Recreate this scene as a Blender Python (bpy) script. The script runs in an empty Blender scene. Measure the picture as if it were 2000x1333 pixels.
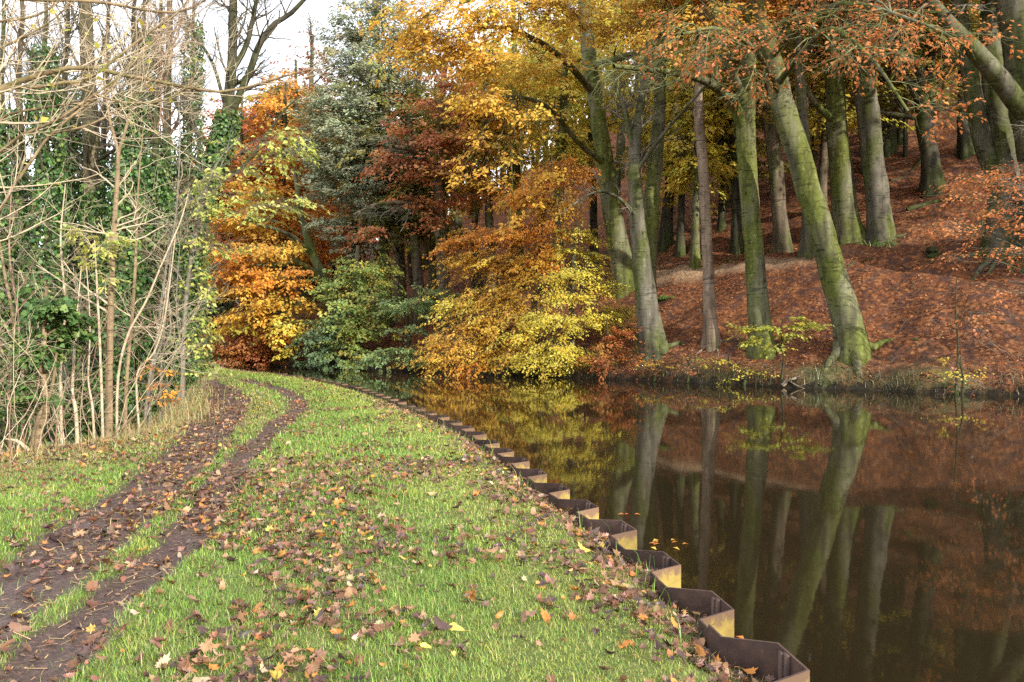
import bpy, math, random
import numpy as np
from mathutils import Vector

SC = bpy.context.scene
COL = SC.collection
F, CX, HY, EYE = 1400.0, 1000.0, 650.0, 1.6
WATER = -0.35
R_ = lambda s: np.random.default_rng(s)
A = np.array

def px(x, y, D):
    """point seen at photo pixel (x, y) standing D metres away"""
    return A([(x - CX) / F * D, D, EYE + (HY - y) / F * D])

def nrm(v):
    return v / np.maximum(np.linalg.norm(v, axis=-1, keepdims=True), 1e-9)

# ------------------------------------------------------------------ noise
def vnoise(x, y, seed=0):
    """cheap value noise on arrays, 0..1"""
    xi, yi = np.floor(x).astype(np.int64), np.floor(y).astype(np.int64)
    xf, yf = x - xi, y - yi
    u, v = xf * xf * (3 - 2 * xf), yf * yf * (3 - 2 * yf)
    def h(a, b):
        n = (a * 374761393 + b * 668265263 + seed * 974711) & 0x7fffffff
        n = ((n ^ (n >> 13)) * 1274126177) & 0x7fffffff
        return ((n ^ (n >> 16)) & 0xffff) / 65535.0
    return (h(xi, yi) * (1 - u) + h(xi + 1, yi) * u) * (1 - v) + (h(xi, yi + 1) * (1 - u) + h(xi + 1, yi + 1) * u) * v

def fbm(x, y, seed=0, o=3):
    s, a, t = 0, 1.0, 0
    for i in range(o):
        s = s + a * vnoise(x * 2 ** i, y * 2 ** i, seed + i); t += a; a *= .5
    return s / t

# ------------------------------------------------------------------ mesh builder
class MB:
    def __init__(self):
        self.v, self.q, self.t, self.c, self.n = [], [], [], [], 0
    def add(self, V, Q=None, T=None, col=None):
        V = np.asarray(V, float).reshape(-1, 3)
        if Q is not None: self.q.append(np.asarray(Q).reshape(-1, 4) + self.n)
        if T is not None: self.t.append(np.asarray(T).reshape(-1, 3) + self.n)
        self.v.append(V)
        if col is not None:
            col = np.asarray(col, float)
            if col.ndim == 1: col = np.tile(col, (len(V), 1))
            self.c.append(col)
        self.n += len(V)
    def tubes(self, P, R, k=4, mod=None, col=None):
        P = np.asarray(P, float); R = np.asarray(R, float)
        if P.ndim == 2: P = P[None]; R = R[None]
        m, n = P.shape[:2]
        T = nrm(np.gradient(P, axis=1))
        ov = nrm(P[:, -1] - P[:, 0])
        ref = np.where(np.abs(ov[:, 2:3]) > .8, A([[1., 0, 0]]), A([[0, 0, 1.]]))
        N = ref[:, None, :] - T * np.sum(ref[:, None, :] * T, -1, keepdims=True)
        N = nrm(N); B = np.cross(T, N)
        a = np.arange(k) * 2 * math.pi / k
        rr = R[:, :, None] * (1 if mod is None else mod)
        V = P[:, :, None] + rr[..., None] * (np.cos(a)[None, None, :, None] * N[:, :, None] + np.sin(a)[None, None, :, None] * B[:, :, None])
        base = (np.arange(m) * n * k)[:, None, None]
        i = (np.arange(n - 1) * k)[None, :, None]; j = np.arange(k)[None, None, :]; j2 = (j + 1) % k
        Q = np.stack([base + i + j, base + i + j2, base + i + k + j2, base + i + k + j], -1)
        self.add(V.reshape(-1, 3), Q.reshape(-1, 4), col=col)
    def leaves(self, pos, ax, n, L, W, col, fold=.12):
        ax = nrm(ax); s = nrm(np.cross(n, ax)); n2 = np.cross(ax, s)
        L = np.broadcast_to(np.asarray(L, float), (len(pos),))[:, None]; W = np.broadcast_to(np.asarray(W, float), (len(pos),))[:, None]
        V = np.stack([pos, pos + ax * L * .45 + s * W * .5 + n2 * L * fold, pos + ax * L - n2 * L * .08, pos + ax * L * .45 - s * W * .5 + n2 * L * fold], 1)
        Q = np.arange(len(pos) * 4).reshape(-1, 4)
        self.add(V.reshape(-1, 3), Q, col=np.repeat(col, 4, 0))
    def mesh(self, name, mat, origin=(0, 0, 0), smooth=False):
        V = np.concatenate(self.v) - np.asarray(origin, float)
        q = np.concatenate(self.q) if self.q else np.zeros((0, 4), int)
        t = np.concatenate(self.t) if self.t else np.zeros((0, 3), int)
        me = bpy.data.meshes.new(name)
        me.vertices.add(len(V)); me.vertices.foreach_set('co', V.astype(np.float32).ravel())
        loops = np.concatenate([q.ravel(), t.ravel()]).astype(np.int32)
        starts = np.concatenate([np.arange(len(q)) * 4, len(q) * 4 + np.arange(len(t)) * 3]).astype(np.int32)
        me.loops.add(len(loops)); me.loops.foreach_set('vertex_index', loops)
        me.polygons.add(len(starts)); me.polygons.foreach_set('loop_start', starts)
        if smooth: me.polygons.foreach_set('use_smooth', np.ones(len(starts), bool))
        me.update(calc_edges=True)
        if self.c and sum(len(c) for c in self.c) == len(V):
            C = np.concatenate(self.c)
            if C.shape[1] == 3: C = np.concatenate([C, np.ones((len(C), 1))], 1)
            at = me.attributes.new('col', 'FLOAT_COLOR', 'POINT'); at.data.foreach_set('color', C.astype(np.float32).ravel())
        for mm in (mat if isinstance(mat, (list, tuple)) else [mat]): me.materials.append(mm)
        return me

def tag(o, label=None, cat=None, group=None, kind=None):
    if label: o['label'] = label
    if cat: o['category'] = cat
    if group: o['group'] = group
    if kind: o['kind'] = kind
    return o
def link(name, data, parent=None, loc=(0, 0, 0)):
    o = bpy.data.objects.new(name, data); COL.objects.link(o)
    o.location = loc
    if parent is not None: o.parent = parent
    return o
def thing(name, label, cat, loc, group=None):
    return tag(link(name, None, None, loc), label, cat, group)
def part(name, mb, mat, root, parent=None, smooth=False, label=None):
    """one mesh object under root; mesh data kept relative to the root's base"""
    if mb.n == 0: return None
    o = link(name, mb.mesh(name, mat, tuple(root.location), smooth), parent or root)
    if label: o['label'] = label
    return o
def single(name, mb, mat, label=None, cat=None, group=None, kind=None, loc=(0, 0, 0), smooth=False):
    o = link(name, mb.mesh(name, mat, loc, smooth), None, loc)
    return tag(o, label, cat, group, kind)

# ------------------------------------------------------------------ materials
class NT:
    def __init__(self, name):
        self.m = bpy.data.materials.new(name); self.m.use_nodes = True
        self.t = self.m.node_tree; self.t.nodes.clear()
        self.out = self.n('ShaderNodeOutputMaterial')
    def n(self, typ, **kw):
        nd = self.t.nodes.new(typ)
        for k, v in kw.items():
            if k.startswith('i_'):
                nd.inputs[int(k[2:]) if k[2:].isdigit() else k[2:].replace('_', ' ')].default_value = v
            else: setattr(nd, k, v)
        return nd
    def l(self, a, b): self.t.links.new(a, b); return self
    def noise(self, co, scale, detail=4, rough=.55, sc=None):
        if sc is not None:
            mp = self.n('ShaderNodeMapping'); mp.inputs['Scale'].default_value = sc; self.l(co, mp.inputs[0]); co = mp.outputs[0]
        nd = self.n('ShaderNodeTexNoise'); nd.inputs['Scale'].default_value = scale; nd.inputs['Detail'].default_value = detail; nd.inputs['Roughness'].default_value = rough
        self.l(co, nd.inputs['Vector']); return nd.outputs[0]
    def ramp(self, f, stops):
        r = self.n('ShaderNodeValToRGB'); e = r.color_ramp.elements
        while len(e) < len(stops): e.new(.5)
        for el, (p, c) in zip(e, stops):
            el.position = p; el.color = (*c, 1) if len(c) == 3 else c
        self.l(f, r.inputs[0]); return r.outputs[0]
    def mix(self, f, a, b, mode='MIX'):
        m = self.n('ShaderNodeMix', data_type='RGBA', blend_type=mode)
        for s, v in ((0, f), (6, a), (7, b)):
            if hasattr(v, 'links'): self.l(v, m.inputs[s])
            else: m.inputs[s].default_value = v if s == 0 else ((*v, 1) if len(v) == 3 else v)
        return m.outputs[2]
    def co(self, w='Object'): return self.n('ShaderNodeTexCoord').outputs[w]
    def geo(self): return self.n('ShaderNodeNewGeometry')
    def bump(self, h, s=.3, d=.02):
        b = self.n('ShaderNodeBump'); b.inputs['Strength'].default_value = s; b.inputs['Distance'].default_value = d
        self.l(h, b.inputs['Height']); return b.outputs[0]
    def pbsdf(self, col, rough=.8, spec=.3, normal=None):
        p = self.n('ShaderNodeBsdfPrincipled')
        if hasattr(col, 'links'): self.l(col, p.inputs['Base Color'])
        else: p.inputs['Base Color'].default_value = (*col, 1)
        if hasattr(rough, 'links'): self.l(rough, p.inputs['Roughness'])
        else: p.inputs['Roughness'].default_value = rough
        p.inputs['Specular IOR Level'].default_value = spec
        if normal is not None: self.l(normal, p.inputs['Normal'])
        return p
    def done(self, sh): self.l(sh, self.out.inputs[0]); return self.m

def m_leaf(name, trans=.35, gloss=.08, rough=.5):
    t = NT(name)
    c = t.n('ShaderNodeAttribute', attribute_name='col').outputs['Color']
    d = t.n('ShaderNodeBsdfDiffuse'); t.l(c, d.inputs[0])
    tr = t.n('ShaderNodeBsdfTranslucent'); t.l(c, tr.inputs[0])
    mx = t.n('ShaderNodeMixShader'); mx.inputs[0].default_value = trans
    t.l(d.outputs[0], mx.inputs[1]).l(tr.outputs[0], mx.inputs[2])
    g = t.n('ShaderNodeBsdfGlossy'); g.inputs['Roughness'].default_value = rough
    m2 = t.n('ShaderNodeMixShader'); m2.inputs[0].default_value = gloss
    t.l(mx.outputs[0], m2.inputs[1]).l(g.outputs[0], m2.inputs[2])
    return t.done(m2.outputs[0])

def m_bark(name, base, dark, moss, moss_amt, scale=1.0, bump=.5):
    t = NT(name); co = t.co()
    n1 = t.noise(co, 2.2 * scale, 6, .6, (1, 1, .35))
    n2 = t.noise(co, 1.1 * scale, 4, .55, (1, 1, .4))
    n3 = t.noise(co, 9 * scale, 6, .7, (1, 1, .5))
    n4 = t.noise(co, 2.0 * scale, 3, .5, (1, 1, 6))
    c = t.ramp(n1, [(.3, dark), (.62, base)])
    lo = .62 - .42 * moss_amt
    mf = t.ramp(n2, [(lo, (0, 0, 0)), (lo + .2, (1, 1, 1))])
    mossc = t.ramp(n3, [(.3, tuple(x * .45 for x in moss)), (.7, moss)])
    c = t.mix(mf, c, mossc)
    pale = t.ramp(n3, [(.58, (0, 0, 0)), (.7, (.45, .45, .45))])
    c = t.mix(pale, c, tuple(min(1, x * 1.7 + .03) for x in base))
    ln = t.ramp(n4, [(.34, (.45, .45, .45)), (.42, (1, 1, 1))])
    c = t.mix(1.0, c, ln, 'MULTIPLY')
    vo = t.n('ShaderNodeTexVoronoi'); vo.inputs['Scale'].default_value = 1.6 * scale; mp = t.n('ShaderNodeMapping'); mp.inputs['Scale'].default_value = (1.3, 1.3, .8); t.l(co, mp.inputs[0]).l(mp.outputs[0], vo.inputs['Vector'])
    kn = t.ramp(vo.outputs['Distance'], [(.07, (.35, .33, .3)), (.14, (1, 1, 1)), (.17, (.7, .7, .7)), (.2, (1, 1, 1))]); c = t.mix(1.0, c, kn, 'MULTIPLY')
    st = t.ramp(t.noise(co, 3.2 * scale, 5, .6, (1, 1, .12)), [(.35, (.5, .48, .45)), (.55, (1, 1, 1))]); c = t.mix(1.0, c, st, 'MULTIPLY')
    hgt = t.mix(.5, n3, n1)
    return t.done(t.pbsdf(c, .85, .2, t.bump(hgt, bump, .03)).outputs[0])

def m_plain(name, c1, c2, scale=20, rough=.8, spec=.2, sc=None, bump=.3):
    t = NT(name); co = t.co()
    n = t.noise(co, scale, 5, .6, sc)
    return t.done(t.pbsdf(t.ramp(n, [(.3, c1), (.7, c2)]), rough, spec, t.bump(n, bump, .01)).outputs[0])

M = {}
M['leaf'] = m_leaf('leaf_tissue', .42, .03, .5)
M['evergreen'] = m_leaf('evergreen_leaf', .2, .04, .5)
M['ivy'] = m_leaf('ivy_leaf', .2, .035, .5)
M['grass'] = m_leaf('grass_blade', .35, .05, .45)
M['litter'] = m_leaf('dead_leaf', .18, .05, .5)
M['bark_grey'] = m_bark('bark_grey', (.185, .17, .13), (.07, .062, .048), (.12, .14, .04), .45)
M['bark_moss'] = m_bark('bark_moss', (.19, .175, .135), (.07, .06, .045), (.12, .14, .04), .55)
M['bark_green'] = m_bark('bark_green', (.205, .20, .125), (.075, .075, .045), (.16, .185, .04), .60)
M['bark_tan'] = m_bark('bark_tan', (.33, .25, .185), (.15, .11, .08), (.2, .2, .08), .2)
M['bark_dark'] = m_bark('bark_dark', (.095, .085, .06), (.035, .03, .022), (.08, .10, .025), .5)
M['bark_brown'] = m_bark('bark_brown', (.19, .15, .10), (.08, .065, .045), (.11, .13, .04), .35)
M['bark_pale'] = m_bark('bark_pale', (.34, .25, .15), (.17, .12, .075), (.22, .2, .07), .25, 2)
M['twig_pale'] = m_plain('twig_pale', (.33, .26, .17), (.64, .53, .38), 9)
M['twig_red'] = m_plain('twig_red', (.20, .12, .085), (.38, .26, .18), 9)
M['twig_grey'] = m_plain('twig_grey', (.11, .10, .075), (.25, .23, .18), 9)
M['twig_dark'] = m_plain('twig_dark', (.06, .05, .035), (.13, .115, .08), 9)
M['twig_moss'] = m_plain('twig_moss', (.11, .115, .05), (.24, .26, .12), 6)

# ------------------------------------------------------------------ terrain
def polyline_sd(X, Y, PL):
    """signed distance to polyline PL: positive on the left of its direction"""
    X = np.asarray(X, float); Y = np.asarray(Y, float); sh = X.shape
    X, Y = X.ravel(), Y.ravel(); PL = np.asarray(PL, float)
    best = np.full(X.shape, 1e18); sd = np.zeros(X.shape); cx = np.zeros(X.shape); cy = np.zeros(X.shape); bp = np.zeros(X.shape)
    for i in range(len(PL) - 1):
        a, b = PL[i], PL[i + 1]; d = b - a; L2 = d @ d
        if L2 < 1e-12: continue
        t = np.clip(((X - a[0]) * d[0] + (Y - a[1]) * d[1]) / L2, 0, 1)
        qx, qy = a[0] + t * d[0], a[1] + t * d[1]
        dd = (X - qx) ** 2 + (Y - qy) ** 2
        cr = (d[0] * (Y - qy) - d[1] * (X - qx)) / math.sqrt(L2)
        k = (dd < best - 1e-9) | ((dd < best + 1e-9) & (np.abs(cr) > bp))   # shared corner: the segment faced more squarely gives the side
        best = np.where(k, dd, best); bp = np.where(k, np.abs(cr), bp)
        sd = np.where(k, np.where(cr >= 0, 1, -1) * np.sqrt(dd), sd)
        cx = np.where(k, qx, cx); cy = np.where(k, qy, cy)
    return sd.reshape(sh), cx.reshape(sh), cy.reshape(sh)

def smooth_line(P, n):
    P = np.asarray(P, float)
    if len(P) < 3:
        t = np.linspace(0, 1, n)[:, None]; return P[0] * (1 - t) + P[-1] * t
    E = np.concatenate([[2 * P[0] - P[1]], P, [2 * P[-1] - P[-2]]])
    d = np.concatenate([[0], np.cumsum(np.linalg.norm(np.diff(P, axis=0), axis=1))])
    u = np.linspace(0, d[-1], n); i = np.clip(np.searchsorted(d, u, 'right') - 1, 0, len(P) - 2)
    f = ((u - d[i]) / np.maximum(d[i + 1] - d[i], 1e-9))[:, None]
    p0, p1, p2, p3 = E[i], E[i + 1], E[i + 2], E[i + 3]
    return .5 * (2 * p1 + (p2 - p0) * f + (2 * p0 - 5 * p1 + 4 * p2 - p3) * f ** 2 + (3 * p1 - p0 - 3 * p2 + p3) * f ** 3)

# far waterline, from right (behind the camera's right) to left; hill lies to the right of its direction
FB = smooth_line([(60, -30), (38, 3), (25, 15.5), (15.6, 21.8), (10.9, 24.6), (5.1, 28.9), (0, 32.6), (-3.8, 35.5), (-10.2, 38.9), (-17.8, 43.6), (-30, 49.5), (-60, 60), (-140, 80)], 160)
FB[:, 0] += .18 * np.sin(np.arange(160) * 1.7) + .1 * np.sin(np.arange(160) * 3.1)
FB[:, 1] += .15 * np.sin(np.arange(160) * 2.3 + 1)
PROF_T = A([-60, -.6, -.25, 0, .10, .3, .8, 1.7, 9.0, 11.2, 45, 90, 160, 400])
PROF_Z = A([-2.5, -1.2, -.6, -.03, .22, .34, .5, .85, 5.6, 5.75, 26, 40, 46, 46])
def far_t(X, Y):
    return -polyline_sd(X, Y, FB)[0]
def hill_z(X, Y):
    t = far_t(X, Y)
    k = np.interp(X, [-60, -20, -10, 6, 15, 30], [.45, .5, .6, .85, 1.06, 1.1])
    z = np.interp(t, PROF_T, PROF_Z)
    z = np.where(t > 1.7, .85 + (z - .85) * k, z)
    amp = np.clip((t - .05) / 3, 0, 1)
    z = z + amp * ((fbm(X * .35, Y * .35, 3) - .5) * .8 + (fbm(X * 1.3, Y * 1.3, 9) - .5) * .42)
    z = z + np.clip(t * 4, 0, 1) * np.clip(2.5 - t, 0, 1) * (fbm(X * 1.1, Y * 1.1, 5) - .5) * .35
    return z + WATER

NEAR = smooth_line([(2.6, -60), (1.9, -12), (1.62, -2), (1.44, 1.5), (1.26, 3.32), (1.15, 4.15), (1.02, 5.0), (.86, 5.74), (.66, 6.46), (.28, 7.94), (-.09, 9.53), (-.85, 12.2), (-1.75, 14.45), (-4.5, 20.8), (-7.35, 25.6), (-10.8, 29.8), (-14.5, 32.8), (-24, 38), (-60, 50), (-140, 70)], 300)
def near_sd(X, Y):          # positive on the land side of the wall
    return polyline_sd(X, Y, NEAR)[0]
EDGE = smooth_line([(-9, -60), (-8.5, 0), (-7.8, 6), (-6.9, 9.3), (-5.9, 10.8), (-6.0, 12.4), (-7.0, 15), (-9.2, 20), (-12, 25), (-17, 29.5), (-28, 35), (-60, 45), (-140, 62)], 120)
def edge_sd(X, Y):          # positive beyond the towpath's left edge (down the embankment)
    return polyline_sd(X, Y, EDGE)[0]
RUT_R = smooth_line([(-2.0, -6), (-2.05, 0), (-2.2, 3.3), (-2.38, 3.95), (-2.5, 5), (-2.75, 6.4), (-3.26, 8.3), (-3.96, 11.8), (-4.55, 15.2), (-5.8, 18.7), (-7.8, 22.2), (-10.3, 25.4), (-16, 29.5), (-26, 34)], 90)
RUT_L = smooth_line([(-2.85, -6), (-2.9, 0), (-2.9, 3.3), (-3.0, 4.1), (-3.22, 5), (-3.4, 5.9), (-3.75, 7.5), (-4.35, 9.7), (-5.4, 13.2), (-6.8, 17.2), (-9.2, 21.9), (-12, 25), (-18, 29), (-28, 33.5)], 90)
def rut(X, Y):
    w = (fbm(X * 2.2, Y * 2.2, 21) - .5)
    Y0 = Y; a = np.abs(polyline_sd(X, Y, RUT_R)[0]); b = np.abs(polyline_sd(X, Y, RUT_L)[0])
    m1 = np.clip(1.5 - a / (.15 + .17 * w + .004 * Y) , 0, 1)
    m2 = np.clip(1.6 - b / (.235 + .17 * w + .009 * np.clip(Y, 0, 26)), 0, 1)
    return np.maximum(np.clip(m1, 0, 1), np.clip(m2, 0, 1))
def near_z(X, Y):
    sd = near_sd(X, Y); e = edge_sd(X, Y)
    z = (fbm(X * .8, Y * .8, 31) - .5) * .10 + (fbm(X * 4, Y * 4, 33) - .5) * .025
    z = z - .05 * rut(X, Y) + rut(X, Y) * (fbm(X * 9, Y * 9, 35) - .5) * .016
    z = z - .16 * np.clip(1 - sd / .55, 0, 1) ** 1.5
    z = z - np.interp(e, [-.3, 0, .8, 3, 8, 40, 400], [0, .06, .55, 1.5, 2.0, 2.3, 2.3]) + np.clip(e, 0, 1) * (fbm(X * .9, Y * .9, 37) - .5) * .4
    return z

def hit(x, y, d0=14., d1=140.):
    """where the sight line through a photo pixel meets the far ground"""
    D = np.arange(d0, d1, .08)
    X = (x - CX) / F * D; Z = EYE + (HY - y) / F * D
    g = hill_z(X, D); g = np.where(far_t(X, D) < 0, WATER, g)
    k = np.argmax(Z <= g) if np.any(Z <= g) else len(D) - 1
    return float(D[k])
def ground_pt(x, D):
    X = (x - CX) / F * D
    return A([X, D, float(hill_z(A([X]), A([D]))[0])])
SUN_E, SKY_E, CLOUD_E, EXPO = 4.2, .14, 1.65, .66
# ------------------------------------------------------------------ sheet pile line
def wall_path():
    d = np.concatenate([[0], np.cumsum(np.linalg.norm(np.diff(NEAR, axis=0), axis=1))])
    def at(s):
        return A([np.interp(s, d, NEAR[:, 0]), np.interp(s, d, NEAR[:, 1])])
    return d, at
_d, _at = wall_path()
_s_cam = np.interp(3.75, NEAR[:60, 1], _d[:60]) if False else None
# arc length where the wall passes the nearest outer corner seen in the photo
_i0 = int(np.argmin(np.abs(NEAR[:, 1] - 4.15) + (NEAR[:, 0] < 0) * 99))
S0 = np.interp(4.15, NEAR[:150, 1], _d[:150]) - .02
PER, AMP = .80, .125
def pile_pts(k):
    """plan corners of pile k: inner flange half, web, outer flange, web, inner flange half"""
    s0 = S0 + k * PER
    out = []
    for u, w in ((-.26, 1), (-.13, 1), (-.02, -1), (.27, -1), (.38, 1), (.515, 1)):
        p = _at(s0 + u); q = _at(s0 + u + .02); t = nrm(q - p); n = A([-t[1], t[0]])
        out.append(p + n * w * AMP)
    return A(out)
KS = range(-6, 46)
ZIG = [tuple(p) for k in KS for p in pile_pts(k)[:5]]
ZIGL = A([tuple(NEAR[0])] + [tuple(p) for p in NEAR if p[1] < ZIG[0][1] - .5][1:] + ZIG + [tuple(p) for p in NEAR if p[0] < ZIG[-1][0] - .4])

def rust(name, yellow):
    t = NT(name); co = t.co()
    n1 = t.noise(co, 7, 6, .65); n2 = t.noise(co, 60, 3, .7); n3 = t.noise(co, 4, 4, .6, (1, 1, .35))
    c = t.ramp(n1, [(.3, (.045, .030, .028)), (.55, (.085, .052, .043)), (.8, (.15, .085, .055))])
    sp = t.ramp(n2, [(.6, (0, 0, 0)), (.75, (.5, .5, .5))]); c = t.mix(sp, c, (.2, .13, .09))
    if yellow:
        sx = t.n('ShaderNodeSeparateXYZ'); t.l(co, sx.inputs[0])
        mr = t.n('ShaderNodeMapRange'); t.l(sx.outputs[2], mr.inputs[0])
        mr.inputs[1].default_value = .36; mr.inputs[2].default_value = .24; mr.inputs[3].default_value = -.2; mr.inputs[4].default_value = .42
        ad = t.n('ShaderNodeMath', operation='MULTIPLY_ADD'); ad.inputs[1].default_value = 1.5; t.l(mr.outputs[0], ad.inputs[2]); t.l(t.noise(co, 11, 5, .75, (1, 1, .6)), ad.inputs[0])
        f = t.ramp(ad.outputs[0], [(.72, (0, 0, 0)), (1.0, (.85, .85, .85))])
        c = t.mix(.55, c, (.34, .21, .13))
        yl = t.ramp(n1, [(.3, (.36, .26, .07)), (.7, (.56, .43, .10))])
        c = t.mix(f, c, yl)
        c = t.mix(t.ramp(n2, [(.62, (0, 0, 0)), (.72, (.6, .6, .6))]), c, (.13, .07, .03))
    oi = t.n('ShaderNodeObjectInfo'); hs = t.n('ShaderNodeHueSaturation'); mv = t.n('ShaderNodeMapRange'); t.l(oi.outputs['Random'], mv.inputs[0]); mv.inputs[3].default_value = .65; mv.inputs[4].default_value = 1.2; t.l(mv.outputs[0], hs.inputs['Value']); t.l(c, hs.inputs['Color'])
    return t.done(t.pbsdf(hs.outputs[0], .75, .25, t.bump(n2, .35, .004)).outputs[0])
M['rust'] = rust('rusty_steel', False); M['rust_yellow'] = rust('rusty_steel_with_lichen', True)

def build_wall():
    p0 = pile_pts(0)
    root = thing('sheet_pile_wall', 'zigzag wall of rusty steel sheet piles along the edge of the grass bank', 'retaining wall', (p0[0][0], p0[0][1], WATER)); tag(root, kind='thing')
    rg = R_(11)
    for k in KS:
        P = pile_pts(k); P = P[:5] if True else P
        nx = pile_pts(k + 1)[0]
        P = np.concatenate([P, [nx]])
        n = len(P)
        T = nrm(np.gradient(P, axis=0)); Nn = np.stack([T[:, 1], -T[:, 0]], 1)    # water side
        # mitred offset
        seg = nrm(np.diff(P, axis=0)); sn = np.stack([seg[:, 1], -seg[:, 0]], 1)
        off = np.zeros((n, 2)); off[0] = sn[0]; off[-1] = sn[-1]
        for i in range(1, n - 1):
            b = nrm(sn[i - 1] + sn[i]); off[i] = b / max(.3, b @ sn[i])
        th = .011
        a, b = P - off * th / 2, P + off * th / 2
        zt = .012 + rg.uniform(-.014, .014); zb = -1.3
        m1, m2 = MB(), MB()
        V, Q = [], []
        def strip(mb, L, z0, z1, rev):
            V = np.concatenate([np.c_[L, np.full(n, z0)], np.c_[L, np.full(n, z1)]])
            i = np.arange(n - 1)
            Qs = np.stack([i, i + 1, n + i + 1, n + i], 1)
            mb.add(V, Qs[:, ::-1] if rev else Qs)
        strip(m1, a, zb, zt, True)                    # land face
        V = np.concatenate([np.c_[a, np.full(n, zt)], np.c_[b, np.full(n, zt)]]); i = np.arange(n - 1)
        m1.add(V, np.stack([i, n + i, n + i + 1, i + 1], 1))
        for e in (0, n - 1):
            m1.add([(*a[e], zb), (*b[e], zb), (*b[e], zt), (*a[e], zt)], [[0, 1, 2, 3]])
        # clutch: the hooked interlock on the outer flange
        c = P[2] * .42 + P[3] * .58; t2 = seg[2]; n2 = -sn[2]
        for (u0, u1, w0, w1) in ((-.018, .03, .004, .028), (.012, .045, .026, .040)):
            q = [c + t2 * u + n2 * w for u, w in ((u0, w0), (u1, w0), (u1, w1), (u0, w1))]
            V = [(*x, z) for z in (zb, zt - .003) for x in q]
            m1.add(V, [[4, 5, 6, 7], [0, 1, 5, 4], [1, 2, 6, 5], [2, 3, 7, 6], [3, 0, 4, 7]])
        strip(m2, b, zb, zt, False)                   # water face
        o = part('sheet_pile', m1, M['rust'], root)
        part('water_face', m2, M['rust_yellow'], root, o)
build_wall()

# ------------------------------------------------------------------ near bank ground
def axis(*seg):
    out = []
    for a, b, s in seg: out.append(np.arange(a, b, s))
    return np.concatenate(out)
def near_ground():
    xs = axis((-260, -60, 20), (-60, -24, 3), (-24, -9, .45), (-9, 2.9, .065), (2.9, 8, 1.))
    ys = axis((-120, -12, 9), (-12, -1, .8), (-1, 2.4, .2), (2.4, 15, .065), (15, 40, .25), (40, 100, 3), (100, 400, 20))
    X, Y = np.meshgrid(xs, ys, indexing='ij')
    sd, cx, cy = polyline_sd(X, Y, ZIGL)
    cell = np.maximum(np.gradient(xs)[:, None] + 0 * Y, np.gradient(ys)[None, :] + 0 * X)
    lim = cell * 1.45
    snap = (sd < 0) & (sd > -lim)
    drop = sd <= -lim
    X2 = np.where(snap, cx, X); Y2 = np.where(snap, cy, Y)
    Z = near_z(X2, Y2)
    nx, ny = X.shape
    idx = np.arange(nx * ny).reshape(nx, ny)
    Q = np.stack([idx[:-1, :-1], idx[1:, :-1], idx[1:, 1:], idx[:-1, 1:]], -1).reshape(-1, 4)
    Q = Q[~drop.ravel()[Q].any(1) & ~snap.ravel()[Q].all(1)]
    used = np.unique(Q); re = -np.ones(nx * ny, int); re[used] = np.arange(len(used))
    V = np.stack([X2.ravel(), Y2.ravel(), Z.ravel()], 1)[used]
    x, y = V[:, 0], V[:, 1]
    e = edge_sd(x, y)
    mud = rut(x, y)
    dry = np.clip(np.interp(e, [-2.2, -.3, .3], [0, .8, 1]) + .6 * (fbm(x * .9, y * .9, 41) - .55), 0, 1)
    wl = np.clip(1 - near_sd(x, y) / .35, 0, 1)
    mb = MB(); mb.add(V, re[Q], col=np.stack([mud, dry, np.maximum(wl, np.clip(e * 1.5, 0, 1))], 1))
    t = NT('bank_soil_and_turf'); co = t.co()
    at = t.n('ShaderNodeAttribute', attribute_name='col'); sx = t.n('ShaderNodeSeparateColor'); t.l(at.outputs['Color'], sx.inputs[0])
    n1 = t.noise(co, 1.6, 6, .6); n2 = t.noise(co, 28, 5, .7); n3 = t.noise(co, 9, 5, .65)
    turf = t.ramp(n2, [(.3, (.045, .065, .016)), (.5, (.11, .14, .035)), (.7, (.19, .18, .065))])
    dryc = t.ramp(n2, [(.3, (.09, .06, .025)), (.5, (.22, .16, .07)), (.7, (.36, .27, .14))])
    soil = t.ramp(n2, [(.3, (.032, .019, .018)), (.5, (.075, .046, .041)), (.72, (.17, .105, .08))])
    leafy = t.ramp(n3, [(.3, (.05, .03, .02)), (.55, (.14, .085, .05)), (.75, (.26, .16, .09))])
    c = t.mix(sx.outputs[1], turf, dryc)
    c = t.mix(sx.outputs[2], c, leafy)
    mm = t.n('ShaderNodeMath', operation='MULTIPLY_ADD'); t.l(n3, mm.inputs[0]); mm.inputs[1].default_value = .9
    ml = t.n('ShaderNodeMath', operation='ADD'); t.l(sx.outputs[0], mm.inputs[2])
    f = t.ramp(mm.outputs[0], [(.62, (0, 0, 0)), (.95, (1, 1, 1))])
    c = t.mix(f, c, soil)
    rr = t.mix(f, (.9, .9, .9), t.ramp(n1, [(.4, (.30, .30, .30)), (.65, (.65, .65, .65))]))
    m = t.done(t.pbsdf(c, rr, .35, t.bump(n2, .9, .025)).outputs[0])
    single('ground', mb, m, kind='structure', smooth=True)
near_ground()

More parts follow.
